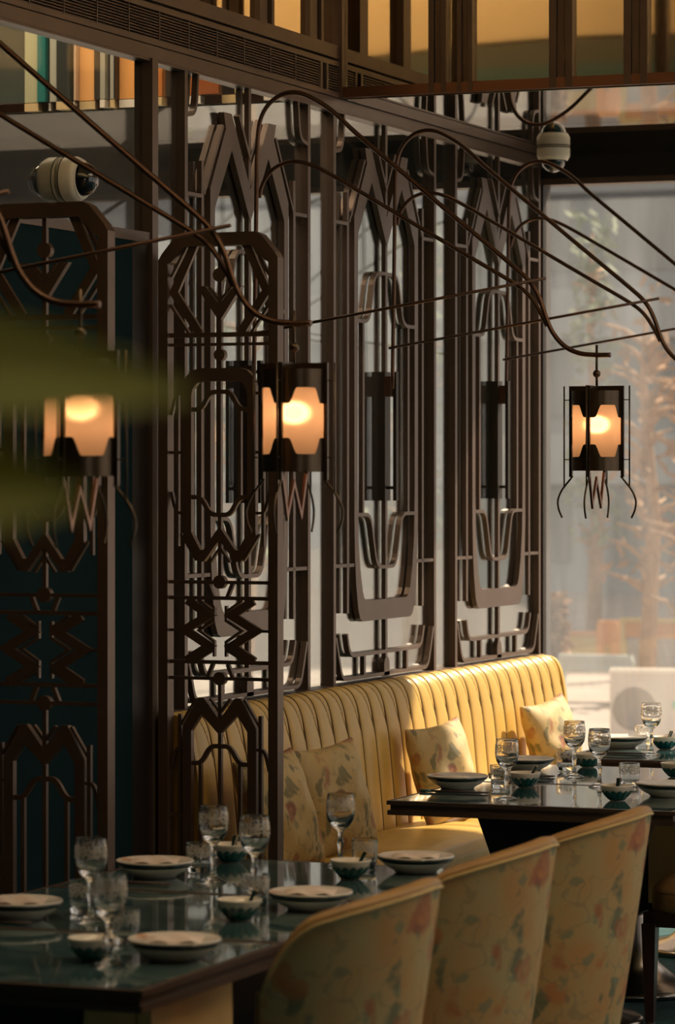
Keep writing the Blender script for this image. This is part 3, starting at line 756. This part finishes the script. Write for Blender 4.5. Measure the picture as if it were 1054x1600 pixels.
# ------------------------------------------------------------------ chairs
def chair_parts():
    xc, a, b = .09, .265, .262
    F = math.radians(86)
    def rimz(ph):
        k = abs(ph)/F
        return .952-.018*k-.075*k**2-.11*max(0, (k-.72)/.28)**2.2
    def pos(ph, z, off):
        tt = (z-.36)/.59
        s_ = .72+.28*max(0, tt)**.85
        aa = (a*s_+off); bb = (b*(.90+.10*max(0, tt))+off)
        return (xc-.02*(1-tt)+aa*math.cos(ph), bb*math.sin(ph), z)
    T = .021
    def outer(u, v):
        ph = (2*u-1)*F; return pos(ph, .34+(rimz(ph)-.34)*v, T)
    def inner(u, v):
        ph = (2*u-1)*F; return pos(ph, .40+(rimz(ph)-.40)*v, -T)
    P = []
    P.append(('back_shell', MB().grid(outer, 56, 24), 'chair_fabric', None))
    P.append(('inner_back', MB().grid(inner, 56, 24), 'leather_brown', 'tan leather lining'))
    # padded rim along the top and down the wing fronts
    def rim(u, v):
        ph = (2*u-1)*F; q_ = v*PI
        z = rimz(ph)
        return pos(ph, z+.014*math.sin(q_), T*math.cos(q_)*1.04)
    P.append(('top_rim', MB().grid(rim, 56, 8), 'leather_brown', None))
    for sg in (-1, 1):
        ed = MB()
        def edge(u, v, sg=sg):
            ph = sg*F; z = .36+(rimz(ph)-.36)*u; q_ = v*PI
            p = Vector(pos(ph, z, T*math.cos(q_)*1.04)); tn = Vector((-math.sin(ph)*sg, math.cos(ph)*sg, 0))*.014*math.sin(q_)
            return tuple(p+tn)
        ed.grid(edge, 14, 8)
        P.append(('front_edge', ed, 'leather_brown', None))
    pp = [pos((2*k/40-1)*F, rimz((2*k/40-1)*F)-.006, T+.002) for k in range(41)]
    P.append(('piping', MB().tube(pp, .0042, 6), 'tan', None))
    # seat cushion with a crown, seam at mid height
    def seat(u, v):
        th = u*2*PI; ex = .5
        c_, s_ = math.cos(th), math.sin(th); k = (abs(c_)**(2/ex)+abs(s_)**(2/ex))**(-ex/2)
        prof = [(0, .500), (.35, .498), (.7, .488), (.9, .470), (.98, .448), (1.0, .436), (.992, .434), (1.0, .430), (1.0, .385), (.98, .372), (0, .372)]
        t = v*(len(prof)-1); i = min(int(t), len(prof)-2); f = t-i
        r = prof[i][0]*(1-f)+prof[i+1][0]*f; z = prof[i][1]*(1-f)+prof[i+1][1]*f
        return (-.085+.265*k*c_*r, .255*k*s_*r, z)
    P.append(('seat', MB().grid(seat, 48, 30, True, True), 'leather_brown', None))
    ap = MB().box(-.335, .20, -.24, -.205, .325, .371).box(-.335, .20, .205, .24, .325, .371).box(-.345, -.31, -.24, .24, .325, .371).box(.18, .21, -.2, .2, .325, .371)
    P.append(('apron', ap, 'wood', None))
    return P
CP = chair_parts()
def leg_mesh():
    return MB().frustum((-.014, .014, -.014, .014, .012), (-.024, .024, -.024, .024, .335)).lathe([(.001, 0), (.016, 0), (.016, .012), (.001, .012)], 10).mesh('leg', 'wood')
LEG = leg_mesh()
chair0 = None
for i, (x, y, lab) in enumerate([(1.965, 6.49, 'floral tub chair nearest the camera, at the bottom centre'), (1.945, 7.34, 'floral tub chair between the other two in the row of chair backs'),
                                 (1.945, 8.12, 'floral tub chair farthest right in the row of chair backs'), (1.945, 10.75, 'tub chair at the far tables, only brown seat and dark legs showing at right edge')]):
    if chair0 is None:
        chair0 = thing('tub_chair', lab, 'chair', (x, y, 0), 0, 'tub chairs along the tables')
        for nm, mb, mt, lb_ in CP:
            o = obj(nm, mb, mt, chair0)
            if lb_: o['label'] = lb_
            if nm == 'top_rim': rim_o = o
            if nm == 'piping': o.parent = rim_o; o['label'] = 'pale piping under the rim'
        for lx in (-.325, .17):
            for ly in (-.225, .225): obj('leg', LEG, 'wood', chair0, (lx, ly, 0))
    else: dup(chair0, (x, y, 0), 0, lab)

# ------------------------------------------------------------------ lamp arms and lanterns
ARM_UP = [(.030, 2.15), (.036, 2.5), (.041, 2.85), (.044, 2.99), (.055, 3.075), (.086, 3.130), (.135, 3.163), (.190, 3.170), (.250, 3.150), (.330, 3.100), (.421, 3.018), (.576, 2.889), (.80, 2.703), (1.004, 2.536), (1.070, 2.475),
          (1.105, 2.415), (1.130, 2.345), (1.155, 2.295), (1.195, 2.252), (1.245, 2.228), (1.30, 2.221), (1.36, 2.220)]
ARM_LOW = [(.046, 2.80), (.062, 2.855), (.102, 2.902), (.165, 2.925), (.24, 2.913), (.33, 2.870), (.45, 2.800), (.60, 2.712), (.834, 2.575), (1.00, 2.478), (1.06, 2.432), (1.10, 2.375), (1.128, 2.322)]
def smooth_path(p, n=4):
    out = []
    for i in range(len(p)-1):
        p0 = Vector(p[max(i-1, 0)]); p1 = Vector(p[i]); p2 = Vector(p[i+1]); p3 = Vector(p[min(i+2, len(p)-1)])
        for k in range(n):
            f = k/n; out.append(tuple(.5*((2*p1)+(p2-p0)*f+(2*p0-5*p1+4*p2-p3)*f*f+(3*p1-p0-3*p2+p3)*f**3)))
    out.append(p[-1]); return out
am = [('upper_arm', MB().tube([(a, 0, b) for a, b in smooth_path(ARM_UP)], .0085, 8).mesh('upper_arm', 'rod')),
      ('lower_arm', MB().tube([(a, .012, b) for a, b in smooth_path(ARM_LOW)], .0075, 8).mesh('lower_arm', 'rod')),
      ('strut', MB().tube([(.02, -.012, 2.312), (1.13, -.012, 2.487)], .0055, 8).mesh('strut', 'rod')),
      ('wall_plate', MB().box(.001, .03, -.018, .018, 2.12, 2.20).mesh('wall_plate', 'rod'))]
lm = []
LR = .086
lm.append(('hanger', MB().tube([(0, 0, .29), (0, 0, .432)], .0045, 8), 'lantern'))
lm.append(('ball', MB().lathe([(.0135*math.sin(k*PI/10)+1e-4, .333-.0135*math.cos(k*PI/10)) for k in range(11)], 16), 'lantern'))
cr = MB().box(-.096, .096, -.006, .006, .274, .291).box(-.006, .006, -.096, .096, .274, .291)
lm.append(('cross_frame', cr, 'lantern'))
def scal(ang):
    d = min(abs(((ang-k*PI/2+PI) % (2*PI))-PI) for k in range(4)); d = math.degrees(d)
    t = min(1, max(0, (d-13)/15)); return t*t*(3-2*t)
def band_up(u, v):
    g = u*2*PI; z0 = .182+(.2245-.182)*scal(g); return (LR*math.cos(g), LR*math.sin(g), z0+(.274-z0)*v)
def band_lo(u, v):
    g = u*2*PI; z1 = .090-(.090-.047)*scal(g); return (LR*math.cos(g), LR*math.sin(g), z1*v)
lm.append(('upper_band', MB().grid(band_up, 96, 2, True, True), 'lantern'))
lm.append(('lower_band', MB().grid(band_lo, 96, 2, True, True), 'lantern'))
lm.append(('shade', MB().lathe([(LR-.003, .004), (LR-.003, .270)], 48), 'shade'))
lm.append(('bulb', MB().lathe([(.021*math.sin(k*PI/10)+1e-4, .158-.021*math.cos(k*PI/10)) for k in range(11)], 16), 'bulb'))
for k in range(4):
    R_ = Matrix.Rotation(k*PI/2, 3, 'Z')
    f_ = MB().box(.087, .098, -.005, .005, -.022, .291)
    f_.v = [tuple(R_ @ Vector(p)) for p in f_.v]; lm.append(('fin', f_, 'lantern'))
    o_ = MB().tube([(.117, 0, -.054), (.117, 0, .291)], .0028, 6).tube([(.097, 0, .243), (.117, 0, .243)], .002, 6).tube([(.097, 0, .0385), (.117, 0, .0385)], .002, 6)
    o_.v = [tuple(R_ @ Vector(p)) for p in o_.v]; lm.append(('outer_rod', o_, 'lantern'))
    l_ = MB().tube([(a, 0, b) for a, b in smooth_path([(.086, -.018), (.102, -.038), (.119, -.058), (.132, -.080), (.140, -.106), (.136, -.135), (.124, -.162)])], .0035, 6)
    l_.v = [tuple(R_ @ Vector(p)) for p in l_.v]; lm.append(('curved_leg', l_, 'lantern'))
wz = MB().ribbon([(-.085, -.008), (-.050, -.118), (-.004, -.030), (.046, -.118), (.085, -.006)], .010, -.004, .004, lambda a, b, d: (d, a, b))
lm.append(('zigzag', wz, 'bronze_red'))
LM = [(nm, mb.mesh(nm, mt)) for nm, mb, mt in lm]
def lantern(x, y, z, lab):
    t = thing('lantern', lab, 'pendant lamp', (x, y, z), 0, 'bronze lanterns on curved arms')
    for nm, me in LM:
        o = obj(nm, me, '', t)
        if nm == 'fin': fin_o = o
        if nm in ('outer_rod', 'curved_leg'): o.parent = fin_o
    ld = bpy.data.lights.new('lamp_light', 'POINT'); ld.energy = .65; ld.color = (1, .56, .29); ld.shadow_soft_size = .03
    o = bpy.data.objects.new('lamp_light', ld); COL.objects.link(o); o.parent = t; o.location = (0, 0, .158)
for y, lab, lab2, dz in [(6.93, 'curved bronze lamp arms at the left edge, above the nearest tables', 'lit amber lantern at the left, half hidden by green leaves', -.02), (8.22, 'curved bronze lamp arms ending in front of the near divider', 'lit amber lantern in front of the near divider', -.008),
                    (YP[0]-.04, 'curved bronze lamp arms rising from the nearest lattice screen', 'lit amber lantern hanging before the end window', 0), (YP[1]-.02, 'curved bronze lamp arms rising from the middle lattice screen', 'lantern hanging past the right edge of the picture, nearest the middle screen', 0),
                    (YP[2], 'curved bronze lamp arms rising from the lattice screen beside the window', 'lantern hanging past the right edge of the picture, closest to the window', 0)]:
    t = thing('lamp_bracket', lab, 'lamp bracket', (0, y, dz), 0, 'curved lamp arms')
    for nm, me in am: obj(nm, me, 'rod', t)
    lantern(1.31 if 'past the right' not in lab2 else 1.335, y, 1.826+dz-.025+.022, lab2)

# ------------------------------------------------------------------ security cameras
def dome_cam(lab, loc, rot):
    t = thing('dome_camera', lab, 'security camera', loc)
    t.rotation_euler = rot
    obj('body', MB().lathe([(.001, 0), (.072, 0), (.073, .006), (.073, .040), (.066, .054), (.063, .056), (.001, .056)], 32), 'white_plastic', t)
    obj('seam_ring', MB().lathe([(.0725, .003), (.0737, .003), (.0737, .0065), (.0725, .0065)], 32), 'black', t)
    dm_ = obj('dome', MB().lathe([(.056*math.cos(k*PI/16)+1e-4, .052+.060*math.sin(k*PI/16)) for k in range(9)], 28), 'dome_glass', t)
    obj('dome_ring', MB().lathe([(.056, .052), (.0635, .052), (.0635, .059), (.056, .059)], 28), 'white_plastic', dm_)
dome_cam('white dome camera hanging from the mirrored ceiling beside the window', (.185, 13.9, ZS), (PI, 0, 0))
dome_cam('white dome camera on the glass above the near divider, facing the tables', (-.020, 9.53, 2.750), (0, PI/2, 0))
dome_cam('white dome camera behind the glass, back to back with another, facing away', (-.034, 9.53, 2.750), (0, -PI/2, 0))  # second body added in place of a reflection in the pane

# ------------------------------------------------------------------ table settings
def scallop_bowl():
    P = []
    prof_o = [(.022, 0), (.024, .004), (.034, .012), (.046, .028), (.0535, .046), (.0545, .050)]
    prof_i = [(.0525, .050), (.044, .030), (.030, .013), (.001, .009)]
    P.append(('body', MB().lathe([(.001, 0)]+prof_o+prof_i, 36), 'porcelain'))
    def pet(u, v):
        g = u*2*PI; n_ = 14; fr = (u*n_) % 1; ridge = math.sin(fr*PI)
        top = .025+.009*ridge**.7
        z = .002+(top-.002)*v
        # radius on outer profile
        for (r0, z0), (r1, z1) in zip(prof_o, prof_o[1:]):
            if z <= z1: break
        r = r0+(r1-r0)*(z-z0)/max(1e-6, z1-z0)
        r += .0008+.0026*ridge
        return (r*math.cos(g), r*math.sin(g), z)
    P.append(('petal_band', MB().grid(pet, 128, 5, False, True), 'teal_glaze'))
    return P
def plate_parts():
    P = [('body', MB().lathe([(.001, 0), (.056, 0), (.060, .006), (.078, .015), (.090, .025), (.100, .036), (.103, .043), (.101, .045)], 48), 'porcelain'),
         ('rim_band', MB().lathe([(.0945, .0285), (.1015, .0352), (.1047, .0415), (.1010, .0390)], 48, closed=True), 'dark_glaze'),
         ('face', MB().lathe([(.101, .045), (.085, .040), (.055, .039), (.001, .040)], 48), 'plate_top')]
    return P
def goblet_parts():
    out = [(.001, 0), (.036, 0), (.037, .0012), (.036, .0028), (.028, .006), (.012, .012), (.0068, .020), (.0056, .040), (.0075, .055), (.0095, .062), (.0075, .069), (.006, .078), (.007, .092), (.013, .100), (.025, .110), (.0345, .125), (.0382, .142), (.0386, .160), (.0372, .180), (.0352, .1945), (.0350, .1958), (.0345, .1964), (.0339, .1958), (.0338, .1945)]
    inn = [(.0358, .180), (.0372, .160), (.0366, .143), (.0325, .128), (.022, .117), (.010, .112), (.0005, .111)]
    return [('glass', MB().lathe(out+inn, 36), 'crystal'), ('etched_band', MB().lathe([(.0392, .150), (.0391, .162), (.0378, .180)], 32), 'etch')]
def tumbler_parts():
    out = [(.001, 0), (.0285, 0), (.030, .0012), (.031, .004), (.0335, .03), (.0354, .0765), (.0354, .0780), (.0349, .0786), (.0343, .0780), (.0342, .0765)]
    inn = [(.0323, .03), (.0312, .020), (.0290, .015), (.0005, .0135)]
    return [('glass', MB().lathe(out+inn, 32), 'crystal'), ('etched_band', MB().lathe([(.0349, .042), (.0360, .070)], 32), 'etch')]
def spoon_parts():
    hp = [(-.006, .030), (.012, .022), (.03, .040), (.058, .068)]
    def han(u, v):
        a = Vector((.016+.034*u, 0, .014+.052*u)); wd = .006+.003*u
        g = v*2*PI; return (a.x-.0022*math.sin(g), wd*math.cos(g), a.z+.0022*math.sin(g))
    P = [('handle', MB().grid(han, 8, 12).add([han(1, k/12) for k in range(12)], [tuple(range(12))]), 'dark_glaze'),
         ('scoop', MB().lathe([(.001, .0105), (.010, .012), (.014, .016), (.0150, .020), (.0135, .020), (.009, .0145), (.001, .013)], 18, (.006, 0, .0)), 'porcelain'),
         ('gilt_edge', MB().box(.0485, .0515, -.0093, .0093, .0655, .0685), 'gilt')]
    return P
KITS = {'soup_bowl': scallop_bowl(), 'dinner_plate': plate_parts(), 'goblet': goblet_parts(), 'tumbler': tumbler_parts(), 'soup_spoon': spoon_parts()}
KM = {k: [(nm, mb.mesh(nm, mt)) for nm, mb, mt in v] for k, v in KITS.items()}
DESC = {'soup_bowl': ('teal petalled white bowl', 'bowl', 'teal petalled bowls'), 'dinner_plate': ('white plate with dark green rim', 'plate', 'rimmed plates'),
        'goblet': ('stemmed cut crystal goblet', 'glass', 'crystal goblets'), 'tumbler': ('low etched glass tumbler', 'glass', 'etched tumblers'), 'soup_spoon': ('dark green soup spoon', 'spoon', 'soup spoons')}
def put(kind, x, y, where, rz=0, z=ZT_):
    d, c, g = DESC[kind]
    t = thing(kind, d+', '+where, c, (x, y, z), rz, g)
    for nm, me in KM[kind]: obj(nm, me, '', t)
    return t
WH = {'a1w': 'wall side of the nearest table', 'a1c': 'chair side of the nearest table', 'a2w': 'wall side of the second nearest table', 'a2c': 'chair side of the second nearest table',
      'a3c': 'chair side of the third nearest table', 'b1w': 'wall side of the first far table', 'b1c': 'chair side of the first far table', 'b2w': 'wall side of the middle far table',
      'b2c': 'chair side of the middle far table', 'b3w': 'wall side of the table closest to window', 'b3c': 'chair side of the table closest to window'}
SET = [('dinner_plate', 1.085, 7.06, 'a1w'), ('tumbler', 1.185, 7.200, 'a1w'), ('goblet', 1.262, 7.083, 'a1w'),
       ('dinner_plate', 1.700, 6.60, 'a1c'), ('goblet', 1.615, 6.449, 'a1c'), ('soup_bowl', 1.545, 6.51, 'a1c'), ('tumbler', 1.497, 6.771, 'a1c'),
       ('dinner_plate', 1.035, 7.93, 'a2w'), ('tumbler', 1.105, 8.060, 'a2w'), ('goblet', 1.221, 7.89, 'a2w'), ('soup_bowl', 1.085, 8.315, 'a2w'),
       ('goblet', 1.418, 7.70, 'a2c'), ('tumbler', 1.516, 7.475, 'a2c'), ('soup_bowl', 1.58, 7.23, 'a2c'), ('dinner_plate', 1.662, 7.475, 'a2c'),
       ('goblet', 1.400, 8.33, 'a3c'), ('tumbler', 1.480, 8.305, 'a3c'), ('soup_bowl', 1.527, 8.083, 'a3c'), ('dinner_plate', 1.632, 8.29, 'a3c'),
       ('dinner_plate', .932, 10.57, 'b1w'), ('tumbler', 1.068, 10.62, 'b1w'), ('goblet', 1.213, 10.262, 'b1w'), ('soup_bowl', 1.128, 10.70, 'b1w'),
       ('goblet', 1.360, 10.80, 'b1c'), ('soup_bowl', 1.554, 10.365, 'b1c'), ('tumbler', 1.448, 10.86, 'b1c'), ('dinner_plate', 1.665, 10.565, 'b1c'),
       ('dinner_plate', .925, 11.31, 'b2w'), ('tumbler', 1.066, 11.345, 'b2w'), ('goblet', 1.173, 11.108, 'b2w'), ('soup_bowl', 1.092, 11.52, 'b2w'), ('soup_bowl', 1.500, 11.25, 'b2c'), ('goblet', 1.53, 11.43, 'b2c'),
       ('dinner_plate', .950, 12.40, 'b3w'), ('tumbler', 1.000, 12.54, 'b3w'), ('goblet', 1.157, 12.111, 'b3w'), ('soup_bowl', 1.131, 12.385, 'b3w'), ('dinner_plate', 1.19, 12.53, 'b3c'), ('goblet', 1.29, 12.25, 'b3c')]
for k, x, y, wkey in SET:
    put(k, x, y, WH[wkey], random.uniform(-.5, .5))
    if k == 'soup_bowl':
        put('soup_spoon', x-.004, y-.004, 'in the bowl, '+WH[wkey], random.choice((.9, 1.2, 1.6)), ZT_)
# chopsticks on rests
stm = [('stick', MB().tube([(-.12, 0, .004), (.11, 0, .004)], [.0038, .0025], 8).mesh('stick', 'wood')), ('tail_cap', MB().tube([(-.125, 0, .0042), (-.085, 0, .0042)], .0045, 8).mesh('tail_cap', 'teal_glaze'))]
for i, (x, y, wkey) in enumerate([(.985, 10.40, 'b1w'), (1.00, 11.06, 'b2w'), (1.05, 6.96, 'a1w'), (1.04, 7.76, 'a2w'), (1.03, 12.10, 'b3w')]):
    for j in (0, 1):
        t = thing('chopstick', ('near' if j == 0 else 'far')+' dark chopstick with teal end, '+WH[wkey], 'chopstick', (x, y+j*.013, ZT_), .02+.03*j, 'chopsticks')
        for nm, me in stm: obj(nm, me, '', t)
# folded napkins on the chair side plates
def nap(u, v):
    a = (u-.5)*2; b = (v-.5)*2
    return (a*.062, b*.045, .0005+.010*(1-a**4)*(1-b**4)+.003*math.sin(6*a+2*b))
npm = MB().grid(nap, 14, 10).mesh('napkin', 'plate_top')
M['linen'] = pmat('pinkish_linen', (.78, .66, .60), .8, noise=.06, nscale=20); npm.materials[0] = M['linen']
for x, y, wkey in ((1.662, 7.475, 'a2c'), (1.632, 8.29, 'a3c'), (1.70, 6.60, 'a1c'), (1.085, 7.06, 'a1w'), (1.035, 7.93, 'a2w')):
    o = obj('napkin', npm, '', None, (x, y, ZT_+.0405)); o.rotation_euler = (0, 0, .3)
    tag(o, 'folded pinkish napkin on the plate, '+WH[wkey], 'napkin', 'folded napkins')

# ------------------------------------------------------------------ plant close to the camera
def camp(px, py, D):
    r = (px-527)*D/5195; z = 1.8-(py-746)*D/5195
    return Vector((4.72-D*math.sin(TH)+r*math.cos(TH), D*math.cos(TH)+r*math.sin(TH), z))
base = camp(-420, 746, 1.75); base.z = 0
pl = thing('potted_plant', 'tall plant with long blurred green leaves reaching in from the left edge', 'plant', base)
obj('pot', MB().lathe([(.001, 0), (.11, 0), (.15, .28), (.155, .30), (.14, .30), (.13, .26), (.001, .25)], 28), 'pot', pl)
obj('stem', MB().tube([(0, 0, .25), (.01, 0, .9), (-.01, .01, 1.5), (0, 0, 2.05)], [.012, .010, .007, .004], 8), 'stem', pl)
def leaf(p0, p1, wd, droop=.02):
    p0 = Vector(p0)-base; p1 = Vector(p1)-base
    d = p1-p0; side = Vector((-.35, .15, .93)); side = (side-d.normalized()*side.dot(d.normalized())).normalized()
    nrm = d.normalized().cross(side)
    def fn(u, v):
        wv = wd*math.sin(PI*min(1, u*.98+.01))**.75*(1-.25*u)
        c = p0+d*u+Vector((0, 0, -droop*u*u))
        return tuple(c+side*wv*(v-.5)*2+nrm*(.25*wv*abs(v-.5)*2))
    mb = MB().grid(fn, 16, 6); b = MB().grid(lambda u, v: tuple(Vector(fn(u, v))-nrm*.0006), 16, 6)
    mb.add(b.v, b.f, True); return mb
for a, b_, D, wd in (((-330, 552), (300, 550), 1.55, .029), ((-330, 735), (135, 705), 1.45, .036), ((-420, 330), (-30, 250), 1.7, .02), ((-420, 1000), (-60, 1040), 1.7, .02), ((-420, 850), (-60, 900), 1.8, .02)):
    obj('leaf', leaf(camp(a[0], a[1], 1.75), camp(b_[0], b_[1], D), wd), 'leaf', pl)
for k in range(7):
    g = 2.2+k*.8; z = 1.1+.13*k
    obj('leaf', leaf(base+Vector((0, 0, z)), base+Vector((.22*math.cos(g)-.2, .22*math.sin(g)+.1, z+.08)), .022), 'leaf', pl)

# ------------------------------------------------------------------ outside the window
M['street'] = pmat('street_paving', (.27, .235, .21), .9, noise=.15, nscale=1.2)
M['facade'] = pmat('facade_grey', (.235, .255, .265), .9, noise=.08, nscale=.5)  # distance haze is put into the desaturated facade colours
M['facade2'] = pmat('facade_band', (.33, .345, .345), .9)
M['pane_dark'] = pmat('far_pane', (.16, .17, .165), .3)
M['foliage_rust'] = pmat('rust_foliage', (.26, .15, .08), .9, noise=.3, nscale=3)
M['foliage_green'] = pmat('grey_green_foliage', (.20, .24, .16), .9, noise=.3, nscale=3)
M['bark'] = pmat('pale_bark', (.34, .205, .115), .9, noise=.2, nscale=5)
M['ac_white'] = pmat('painted_metal_white', (.66, .60, .54), .6)
M['ac_grey'] = pmat('fan_grille_grey', (.30, .27, .25), .7)
M['orange'] = pmat('barrier_orange', (.62, .28, .09), .6); M['yellow'] = pmat('barrier_yellow', (.60, .42, .15), .6); M['blue_grey'] = pmat('blue_grey_paint', (.36, .40, .40), .6)
GZ = -.75
st = struct('ground', MB().box(-45, 45, YW+.15, 110, GZ-.1, GZ), 'street'); 
def outp(px, py, D): return camp(px, py, D)
bd = thing('office_building', 'hazy grey building far beyond the window glass', 'building', (0, 70, GZ))
obj('wall', MB().box(-50, 20, 0, 3, 0, 30), 'facade', bd)
for k in range(9): obj('floor_band', MB().box(-50, 20, -.25, 0, 2.4+3.2*k, 3.5+3.2*k), 'facade2', bd)
pnm = MB().box(-1.1, 1.1, -.06, .0, -.8, .8).mesh('pane', 'pane_dark')
for k in range(5):
    for j in range(16): obj('pane', pnm, '', bd, (-38+3.2*j, 0, 1.5+3.2*k))
def tree(px, D, top, wpx, fol, lab, n=46, seed=1, y0=None):
    rg = random.Random(seed)
    b = outp(px, 900, D); b.z = GZ
    t = thing('street_tree', lab, 'tree', b, 0, 'trees outside the window')
    H = 1.8+(746-top)*D/5195-GZ; W = wpx*D/5195
    tm = MB().tube([(0, 0, 0), (.1, 0, H*.4), (-.05, 0, H*.75), (0, 0, H*.95)], [.12, .09, .05, .02], 7)
    obj('trunk', tm, 'bark', t)
    br = MB()
    for k in range(70):
        z = H*rg.uniform(.2, .85); g = rg.uniform(0, 2*PI); L = W*rg.uniform(.4, 1)
        br.tube([(0, 0, z), (L*.5*math.cos(g), L*.5*math.sin(g), z+L*.35), (L*math.cos(g), L*math.sin(g), z+L*.5)], [.045, .028, .012], 5)
    obj('branches', br, 'bark', t)
    f = MB()
    for k in range(n*14):
        g = rg.uniform(0, 2*PI); rr = W*math.sqrt(rg.uniform(0, 1)); z = H*rg.uniform(.25, 1.0); rr *= 1.1-.6*max(0, z/H-.6)
        c = Vector((rr*math.cos(g), rr*math.sin(g), z)); s_ = rg.uniform(.06, .16)
        a = Vector((rg.uniform(-1, 1), rg.uniform(-1, 1), rg.uniform(-1, 1))).normalized()*s_; e = Vector((rg.uniform(-1, 1), rg.uniform(-1, 1), rg.uniform(-1, 1))).normalized()*s_
        f.add([c-a, c-e*.5, c+a, c+e*.5], [(0, 1, 2, 3)])
    o = obj('foliage', f, fol, t); o['kind'] = 'stuff'
tree(1010, 42, 440, 75, 'foliage_rust', 'bare rust coloured tree outside, right of the hanging lantern', 9, 3)
tree(1075, 38, 520, 80, 'foliage_rust', 'rust coloured tree cut by the right edge of the window view', 9, 5)
tree(925, 48, 330, 42, 'foliage_green', 'grey green tree outside, behind the hanging lantern', 34, 8)
tree(640, 46, 350, 70, 'foliage_green', 'grey green tree showing through the middle lattice screen', 30, 11)
tree(380, 40, 420, 90, 'foliage_green', 'grey green tree showing through the nearest lattice screen', 30, 12)
tree(868, 40, 930, 16, 'foliage_rust', 'small rust brown street tree outside by the banquette end', 20, 21)
# air conditioning unit
D = 29.0
p = outp(1030, 1100, D)
ac = thing('air_conditioner', 'white outdoor air conditioning unit seen through the end window', 'air conditioner', (p.x, p.y, -.56), TH*.6)
obj('case', MB().box(-.42, .42, -.17, .17, 0, .66), 'ac_white', ac)
obj('lid', MB().box(-.43, .43, -.18, .18, .66, .69), 'porcelain', ac)
fn_ = MB().lathe([(.001, -.172), (.165, -.172), (.185, -.178), (.19, -.17)], 32)
fn_.v = [(x-.21, z, y+.35) for x, y, z in fn_.v]
obj('fan_grille', fn_, 'ac_grey', ac)
M['badge_green'] = pmat('badge_green', (.25, .55, .42), .6)
obj('badge', MB().box(.12, .26, -.176, -.169, .36, .42), 'badge_green', ac)
for x in (-.38, .34): obj('foot', MB().box(x, x+.05, -.15, .15, -.19, 0), 'ac_grey', ac)
struct('trim_15', MB().box(-3.3, 1.45, 22.5, 22.8, GZ, -.235), 'ac_grey')
struct('trim_16', MB().box(-3.3, 1.50, 22.45, 22.85, -.235, -.18), 'ac_white')
def crate(nm, lab, cat, px, py, D, wpx, hpx, mt, mt2):
    p = outp(px, py, D); W = wpx*D/5195; H = hpx*D/5195
    t = thing(nm, lab, cat, (p.x, p.y, GZ))
    z0 = max(.0, p.z-GZ-H/2); z1 = z0+H
    obj('board', MB().box(-W/2, W/2, -.04, .04, z0, z1), mt, t)
    obj('board_edge', MB().box(-W/2-.03, W/2+.03, -.06, .06, z1, z1+.06), mt2, t)
    for s in (-1, 1): obj('post', MB().box(s*W/2-.05, s*W/2+.05, -.05, .05, 0, z1), mt2, t)
crate('road_barrier', 'orange construction board outside, left of the air conditioner', 'barrier', 950, 992, 44, 24, 32, 'orange', 'orange')
crate('road_barrier', 'yellow construction barrier outside, beyond the banquette end', 'barrier', 915, 1008, 46, 90, 30, 'yellow', 'orange')
crate('road_barrier', 'pale blue grey barrier outside, below the yellow barrier', 'barrier', 930, 1040, 38, 110, 18, 'blue_grey', 'blue_grey')
crate('road_barrier', 'wide orange barrier outside, above the air conditioner', 'barrier', 1030, 985, 45, 120, 24, 'orange', 'yellow')
